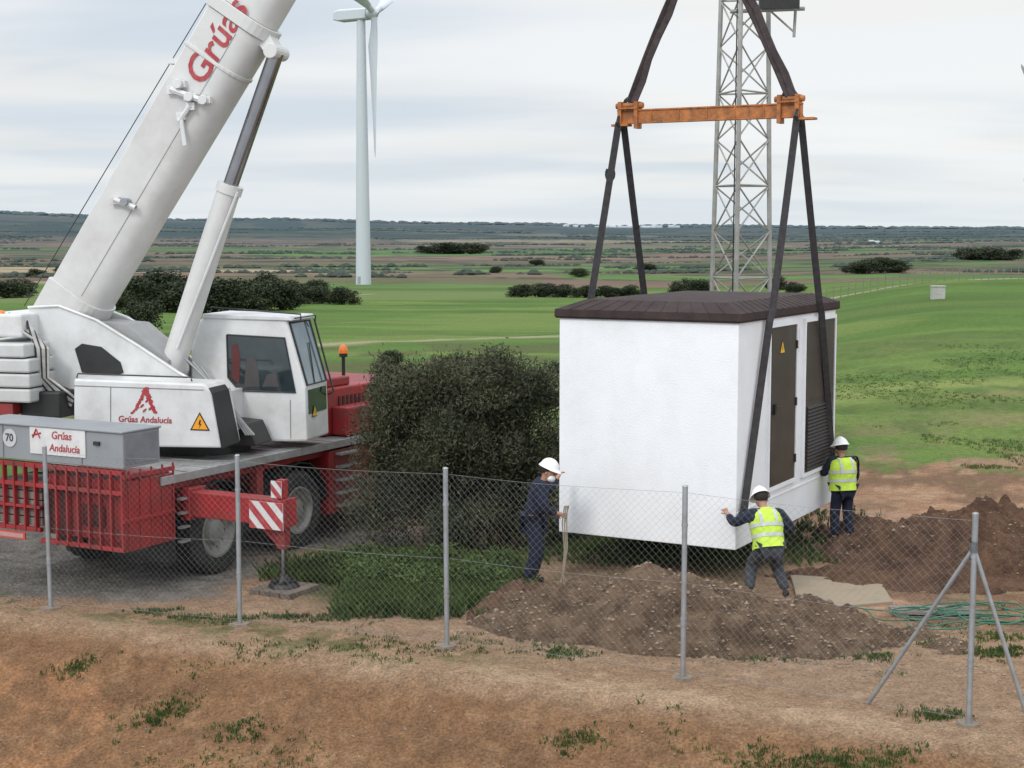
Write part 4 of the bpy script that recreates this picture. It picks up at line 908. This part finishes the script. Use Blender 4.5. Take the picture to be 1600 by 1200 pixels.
# ---------------- people ------------------------------------------------------------------------------
def skinmesh(nodes,edges,sub=2):
    me=bpy.data.meshes.new('s'); ks=list(nodes); ix={k:i for i,k in enumerate(ks)}
    me.from_pydata([tuple(nodes[k][0]) for k in ks],[(ix[a],ix[b]) for a,b in edges],[])
    o=bpy.data.objects.new('s',me); COL.objects.link(o)
    sk=o.modifiers.new('sk','SKIN'); sk.use_smooth_shade=True
    if not me.skin_vertices:
        bm=bmesh.new(); bm.from_mesh(me); bm.verts.layers.skin.verify(); bm.to_mesh(me); bm.free()
    adj={k:[] for k in ks}
    for a,b in edges: adj[a].append(b); adj[b].append(a)
    seen=set(); roots=set()
    for k in ks:
        if k in seen: continue
        roots.add(k); st=[k]
        while st:
            q=st.pop()
            if q in seen: continue
            seen.add(q); st+=adj[q]
    for k in ks:
        v=me.skin_vertices[0].data[ix[k]]; r=nodes[k][1]; v.radius=r if isinstance(r,tuple) else (r,r); v.use_root=(k in roots)
    s=o.modifiers.new('ss','SUBSURF'); s.levels=sub; s.render_levels=sub
    dg=bpy.context.evaluated_depsgraph_get(); out=bpy.data.meshes.new_from_object(o.evaluated_get(dg))
    bpy.data.objects.remove(o); return out
def mobj(name,me,mat,parent,extra=None):
    me.name=name; me.materials.clear(); me.materials.append(mat)
    me.polygons.foreach_set('use_smooth',[True]*len(me.polygons))
    o=bpy.data.objects.new(name,me); COL.objects.link(o); setp(o,parent); return o
def hand_nodes(N,E,pre,wr,dr,palmn,thumbside,curl=.5,s=1.):
    wr=Vector(wr); d=Vector(dr).normalized(); pn=Vector(palmn); pn=(pn-d*pn.dot(d)).normalized(); sd=d.cross(pn)*thumbside
    for i,(off_,ln) in enumerate([(.032,.068),(.011,.078),(-.011,.073),(-.031,.056)]):
        b=wr+d*.06+sd*off_*.85; k1=b+d*.035+sd*off_*.15; dd=(d*math.cos(curl)+pn*math.sin(curl)); k2=k1+dd*ln*.5; d3=(d*math.cos(curl*2)+pn*math.sin(curl*2)); k3=k2+d3*ln*.5
        for j,(p,r) in enumerate(((b,.010),(k1,.0105),(k2,.0095),(k3,.008))): N[f'{pre}f{i}{j}']=(p,r)
        for j in range(3): E.append((f'{pre}f{i}{j}',f'{pre}f{i}{j+1}'))
    b=wr+d*.025+sd*.02; t1=b+(d*.6+sd*.8)*.035+pn*.01; t2=t1+(d*.85+sd*.4+pn*.3).normalized()*.035; 
    for j,(p,r) in enumerate(((b,.014),(t1,.012),(t2,.009))): N[f'{pre}t{j}']=(p,r)
    E+= [(pre+'t0',pre+'t1'),(pre+'t1',pre+'t2')]
def person(loc,head,J,label,jacket,trous,vest=None,facedir=(1,0,0),mask=False,bulk=.03):
    loc=Vector((loc[0],loc[1],T(loc[0],loc[1])+(loc[2] if len(loc)>2 else 0)))
    e=empty('person',loc,head,label=label,category='person')
    V={k:Vector(v) for k,v in J.items()}
    hd=(V['head']-V['neck']).normalized()
    N={'pelvis':(V['pelvis'],(.14,.11)),'waist':(V['waist'],(.14,.11)),'chest':(V['chest'],(.165,.12)),'neck0':(V['neck']-hd*.03,.06),'neck':(V['neck'],.052),'jaw':(V['neck'].lerp(V['head'],.55)+Vector(facedir)*.015,(.07,.075)),'head':(V['head'],(.078,.092)),'crown':(V['head']+hd*.07,(.06,.07))}
    E=[('pelvis','waist'),('waist','chest'),('chest','neck0'),('neck0','neck'),('neck','jaw'),('jaw','head'),('head','crown')]
    for s in 'LR':
        N['sh'+s]=(V['sh'+s],.065);N['el'+s]=(V['el'+s],.045);N['wr'+s]=(V['wr'+s],.03)
        dw=(V['wr'+s]-V['el'+s]).normalized(); N['pa'+s]=(V['wr'+s]+dw*.065,(.038,.018))
        E+=[('chest','sh'+s),('sh'+s,'el'+s),('el'+s,'wr'+s),('wr'+s,'pa'+s)]
        N['hi'+s]=(V['hi'+s],.085);N['kn'+s]=(V['kn'+s],.06);N['an'+s]=(V['an'+s],.042);N['to'+s]=(V['to'+s],.035)
        E+=[('pelvis','hi'+s),('hi'+s,'kn'+s),('kn'+s,'an'+s),('an'+s,'to'+s)]
        hand_nodes(N,E,'h'+s,V['wr'+s],dw,J.get('pn'+s,(0,0,-1)),1 if s=='L' else -1)
    me=skinmesh(N,E,1)
    fd=Vector(facedir).normalized(); fd=(fd-hd*fd.dot(hd)).normalized(); sd=hd.cross(fd); bm=bmesh.new(); bm.from_mesh(me)
    def blob(c,r,sc=(1,1,1)):
        mt=Matrix.Translation(c)@Matrix((( fd.x*sc[0],sd.x*sc[1],hd.x*sc[2],0),(fd.y*sc[0],sd.y*sc[1],hd.y*sc[2],0),(fd.z*sc[0],sd.z*sc[1],hd.z*sc[2],0),(0,0,0,1)))
        bmesh.ops.create_icosphere(bm,subdivisions=2,radius=r,matrix=mt)
    hc=V['head']
    blob(hc+fd*.02,.1,(1,.78,1.15)); blob(hc+fd*.118-hd*.02,.018,(1,.7,1.5)); blob(hc+sd*.078-hd*.01,.028,(.7,.35,1.1)); blob(hc-sd*.078-hd*.01,.028,(.7,.35,1.1)); blob(hc+fd*.1-hd*.065,.02,(.5,1.3,.35))
    bm.to_mesh(me); bm.free()
    b=mobj('body',me,skin,e)
    for s_ in (-1,1):
        m=MB(); m.sph(hc+fd*.105+sd*s_*.032+hd*.012,.011,n=8,m=6); obj('eye',m,eyem,e)
    m=MB(); m.sph(hc-fd*.03+hd*.03,.095,.095,.1,n=14,m=8,z0=-.4); obj('hair',m,hairm,e,smooth=True)
    def inf(keys,add): return {k:(N[k][0],tuple(x+add for x in N[k][1]) if isinstance(N[k][1],tuple) else N[k][1]+add) for k in keys}
    jk=inf(['pelvis','waist','chest','neck0','shL','elL','wrL','shR','elR','wrR'],bulk)
    for s in 'LR': jk['wr'+s]=(N['wr'+s][0]-(V['wr'+s]-V['el'+s]).normalized()*.02,.048)
    je=[('pelvis','waist'),('waist','chest'),('chest','neck0'),('chest','shL'),('shL','elL'),('elL','wrL'),('chest','shR'),('shR','elR'),('elR','wrR')]
    mobj('jacket',skinmesh(jk,je,2),jacket,e)
    tk=inf(['pelvis','hiL','knL','hiR','knR'],bulk)
    for s in 'LR': tk['an'+s]=(N['an'+s][0]+Vector((0,0,.03)),.072)
    mobj('trousers',skinmesh(tk,[('pelvis','hiL'),('hiL','knL'),('knL','anL'),('pelvis','hiR'),('hiR','knR'),('knR','anR')],2),trous,e)
    for s in 'LR':
        bk={'a':(N['an'+s][0]+Vector((0,0,.05)),.052),'b':(N['an'+s][0]-Vector((0,0,.02)),.052),'c':(N['to'+s][0],(.045,.035))}
        mobj('boot',skinmesh(bk,[('a','b'),('b','c')],2),bootm,e)
    if vest:
        ax=V['chest']-V['pelvis']; an=ax.normalized(); side=(V['shL']-V['shR']).normalized(); side=(side-an*side.dot(an)).normalized(); fw=side.cross(an)
        Lt=(V['neck']-V['pelvis']).length; m=MB(); n=28; rings=[]
        spec=[(-.10,.225,.195),(-.02,.222,.19),(.12,.21,.18),(.26,.212,.18),(.42,.222,.185),(.58,.23,.185),(.74,.225,.175),(.86,.19,.15),(.95,.12,.11)]
        for f,a_,b_ in spec:
            base=V['pelvis'].lerp(V['chest'],min(1,max(0,f/.62))) if f<=.62 else V['chest'].lerp(V['neck'],(f-.62)/.38)
            if f<0: base=V['pelvis']+an*f*Lt
            rings.append([base+side*(a_*math.copysign(abs(math.cos(t))**.85,math.cos(t)))*(1+.025*math.sin(7*t+f*20))+fw*(b_*math.sin(t))*(1+.04*math.sin(5*t+f*9)) for t in [2*math.pi*i/n for i in range(n)]])
        for j in range(len(rings)):
            m.v+=[tuple(q) for q in rings[j]]
        for j in range(len(rings)-1):
            for i in range(n): m.f.append((j*n+i,j*n+(i+1)%n,(j+1)*n+(i+1)%n,(j+1)*n+i)); m.m.append(0)
        obj('hivis_vest',m,vest,e,smooth=True)
        for f0,f1 in ((.16,.25),(.42,.51)):
            m=MB(); R2=[]
            for f in (f0,f1):
                for (fa,_,_2),(fb,_3,_4),ra,rb in zip(spec,spec[1:],rings,rings[1:]):
                    if fa<=f<=fb:
                        t=(f-fa)/(fb-fa); r_=[p.lerp(q,t) for p,q in zip(ra,rb)]; c0=sum(r_,Vector())/n; R2.append([p+(p-c0).normalized()*.006 for p in r_]); break
            for r_ in R2: m.v+=[tuple(q) for q in r_]
            for i in range(n): m.f.append((i,(i+1)%n,n+(i+1)%n,n+i)); m.m.append(0)
            obj('reflective_band',m,refl,e,smooth=True)
        for s_ in (-1,1):
            for dr_ in (-1,1):
                m=MB(); pts=[]
                for j in range(4,9):
                    c0=sum(rings[j],Vector())/n; bb=spec[j][2]; pts.append(c0+side*s_*.10+fw*dr_*(bb*math.sqrt(max(0,1-(.10/spec[j][1])**2))+.008))
                m.band(pts,.045,.004,side); obj('reflective_band',m,refl,e)
    bm=bmesh.new(); rot=Matrix(((fd.x,sd.x,hd.x,0),(fd.y,sd.y,hd.y,0),(fd.z,sd.z,hd.z,0),(0,0,0,1)))
    bmesh.ops.create_uvsphere(bm,u_segments=20,v_segments=12,radius=1,matrix=Matrix.Identity(4))
    bmesh.ops.bisect_plane(bm,geom=bm.verts[:]+bm.edges[:]+bm.faces[:],plane_co=(0,0,0),plane_no=(0,0,-1),clear_outer=True)
    for v in bm.verts:
        r=math.hypot(v.co.x,v.co.y); z=v.co.z; br=1.+(.10 if z<.02 else 0)+(.22 if (z<.02 and v.co.x>.3) else 0)
        v.co=Vector((v.co.x*.142*br,v.co.y*.122*br,z*.135+(.012*math.exp(-(v.co.y/.25)**2) if z>.3 else 0)))
    bmesh.ops.transform(bm,matrix=Matrix.Translation(hc+hd*.055)@rot,verts=bm.verts[:])
    m2=bpy.data.meshes.new('helmet'); bm.to_mesh(m2); bm.free(); ob=mobj('helmet',m2,helm,e); so=ob.modifiers.new('t','SOLIDIFY'); so.thickness=.006
    if mask:
        m=MB(); m.sph(hc+fd*.078-hd*.06,.062,.078,.058,n=14,m=8); obj('face_mask',m,helm,e,smooth=True)
    return e,V
A0=(.32,21.0)
person(A0,math.radians(2),dict(pelvis=(-.02,0,.97),waist=(.0,0,1.09),chest=(.06,0,1.31),neck=(.12,0,1.48),head=(.17,0,1.60),
   shL=(.07,.18,1.42),elL=(.22,.36,1.3),wrL=(.34,.50,1.44),shR=(.06,-.18,1.41),elR=(.1,-.22,1.12),wrR=(.31,-.14,1.04),pnL=(0,-.3,-1),pnR=(0,1,0),
   hiL=(-.02,.09,.92),knL=(.06,.1,.51),anL=(-.02,.11,.09),toL=(.15,.12,.05),hiR=(-.03,-.09,.92),knR=(.02,-.1,.51),anR=(-.12,-.11,.09),toR=(.05,-.13,.05)),
   'worker in navy coveralls, white helmet and mask, steadying the building',navy,navy,facedir=(1,-.25,-.1),mask=True,bulk=.045)
person((3.43,20.2,.0),math.radians(97),dict(pelvis=(0,0,.72),waist=(.06,0,.84),chest=(.14,.01,1.03),neck=(.22,.02,1.2),head=(.29,.03,1.29),
   shL=(.16,.21,1.12),elL=(.24,.42,.98),wrL=(.42,.46,1.08),shR=(.14,-.2,1.1),elR=(.16,-.36,.9),wrR=(.36,-.3,.86),pnL=(0,-.3,-1),pnR=(0,1,-.2),
   hiL=(-.0,.1,.68),knL=(.2,.18,.4),anL=(-.0,.26,.09),toL=(.15,.3,.05),hiR=(0,-.1,.68),knR=(.22,-.17,.4),anR=(-.08,-.22,.09),toR=(.07,-.26,.05)),
   'crouching worker in yellow reflective vest and white helmet pushing the building',navy,dgrey,vest=hivis,bulk=.03)
person((5.2,23.85),math.radians(108),dict(pelvis=(0,0,.9),waist=(.02,0,1.02),chest=(.04,0,1.22),neck=(.06,0,1.38),head=(.09,.0,1.49),
   shL=(.05,.18,1.32),elL=(.16,.26,1.10),wrL=(.34,.18,1.12),shR=(.04,-.18,1.31),elR=(.05,-.26,1.05),wrR=(.2,-.24,.88),pnL=(0,-1,0),pnR=(0,1,0),
   hiL=(0,.09,.86),knL=(.05,.11,.48),anL=(0,.13,.09),toL=(.16,.15,.05),hiR=(0,-.09,.86),knR=(.03,-.1,.48),anR=(-.06,-.12,.09),toR=(.1,-.15,.05)),
   'standing worker in yellow vest and white helmet at the building corner',navy,navy,vest=hivis,bulk=.025)
hx=Vector((A0[0],A0[1],0))+Matrix.Rotation(math.radians(2),3,'Z')@Vector((.4,-.11,0))
m=MB(); 
for k in range(3): m.tube([Vector((hx.x+.02*k,hx.y,1.14)),Vector((hx.x-.03+.03*k,hx.y,.9)),Vector((hx.x+.02*k,hx.y-.02,.55)),Vector((hx.x-.02,hx.y-.03*k,.2)),Vector((hx.x-.06+.05*k,hx.y-.05,.05))],.010,6)
m.tube([Vector((hx.x,hx.y,1.12)),Vector((hx.x+.06,hx.y+.1,1.12)),bw(0.02,WB-.1,.12)+Vector((-.02,-.05,0))],.009,6)
obj('guide_rope',m,rope,smooth=True,label='beige guide rope held by worker and tied to the building',category='rope')
# ---------------- world & light ---------------------------------------------------------------------
w=bpy.data.worlds.new('World'); sc.world=w; w.use_nodes=True; nt=w.node_tree; N=nt.nodes; L=nt.links
bg=N['Background']; 
sun_el,sun_az=math.radians(40),math.radians(212)
sky=N.new('ShaderNodeTexSky'); sky.sky_type='NISHITA'; sky.sun_disc=False; sky.sun_elevation=sun_el; sky.sun_rotation=sun_az
tc=N.new('ShaderNodeTexCoord'); sp_=N.new('ShaderNodeSeparateXYZ'); L.new(tc.outputs['Generated'],sp_.inputs[0])
def math_(op,a,b=None,c=None):
    n=N.new('ShaderNodeMath'); n.operation=op
    for i,v in enumerate((a,b,c)):
        if v is None: continue
        if isinstance(v,(int,float)): n.inputs[i].default_value=v
        else: L.new(v,n.inputs[i])
    return n.outputs[0]
zc=math_('MAXIMUM',sp_.outputs[2],0.0); den=math_('ADD',zc,.07)
cx=math_('DIVIDE',sp_.outputs[0],den); cy=math_('DIVIDE',sp_.outputs[1],den)
cv=N.new('ShaderNodeCombineXYZ'); L.new(math_('MULTIPLY',cx,.8),cv.inputs[0]); L.new(math_('MULTIPLY',cy,1.3),cv.inputs[1])
def noise(scale,det,off,rough=.5):
    mp=N.new('ShaderNodeVectorMath'); mp.operation='ADD'; L.new(cv.outputs[0],mp.inputs[0]); mp.inputs[1].default_value=off
    n=N.new('ShaderNodeTexNoise'); n.inputs['Scale'].default_value=scale; n.inputs['Detail'].default_value=det; n.inputs['Roughness'].default_value=rough; n.inputs['Distortion'].default_value=.3; L.new(mp.outputs[0],n.inputs['Vector']); return n.outputs['Fac']
def mixn(fac,a,b):
    m=N.new('ShaderNodeMix'); m.data_type='RGBA'
    if isinstance(fac,float): m.inputs[0].default_value=fac
    else: L.new(fac,m.inputs[0])
    for i,v in ((6,a),(7,b)):
        if isinstance(v,tuple): m.inputs[i].default_value=(*v,1)
        else: L.new(v,m.inputs[i])
    return m.outputs[2]
def mr(v,a,b,c=0.,d=1.):
    n=N.new('ShaderNodeMapRange'); n.interpolation_type='SMOOTHSTEP'; L.new(v,n.inputs[0]); n.inputs[1].default_value=a;n.inputs[2].default_value=b;n.inputs[3].default_value=c;n.inputs[4].default_value=d; return n.outputs[0]
n1=noise(.36,4,(3.1,1.7,0),.45); n2=noise(.6,4,(11,5,2),.45); n3=noise(.24,4,(7,21,4))
c1=mixn(mr(n1,.36,.60),(.66,.73,.81),(.93,.94,.95))
c2=mixn(mr(n2,.48,.68,0,.7),c1,(.95,.92,.87))
c2=mixn(mr(n3,.5,.68,0,.4),c2,(.69,.75,.83))
c3=mixn(mr(zc,0.,.06,.7,0.),c2,(.79,.86,.92))
skm=N.new('ShaderNodeVectorMath'); skm.operation='SCALE'; L.new(sky.outputs[0],skm.inputs[0]); skm.inputs['Scale'].default_value=.11
c4=mixn(.10,c3,skm.outputs[0])
br=math_('ADD',mr(zc,.16,.9,0,1.05),1.0)
vm=N.new('ShaderNodeVectorMath'); vm.operation='SCALE'; L.new(c4,vm.inputs[0]); L.new(br,vm.inputs['Scale'])
L.new(vm.outputs[0],bg.inputs['Color']); bg.inputs['Strength'].default_value=1.0
sd=bpy.data.lights.new('sun','SUN'); sd.energy=1.3; sd.angle=math.radians(14); sd.color=(1,.97,.92)
so=bpy.data.objects.new('sun',sd); COL.objects.link(so)
dirs=Vector((math.sin(sun_az)*math.cos(sun_el),math.cos(sun_az)*math.cos(sun_el),math.sin(sun_el)))
so.rotation_euler=dirs.to_track_quat('Z','Y').to_euler()
cam=bpy.data.cameras.new('camera'); cam.sensor_width=36; cam.lens=54; cam.clip_end=30000; cam.clip_start=.1
co=bpy.data.objects.new('camera',cam); COL.objects.link(co); co.location=EYE; co.rotation_euler=(math.pi/2-PITCH,0,0); sc.camera=co
sc.view_settings.view_transform='Standard'; sc.view_settings.look='None'; sc.view_settings.exposure=0
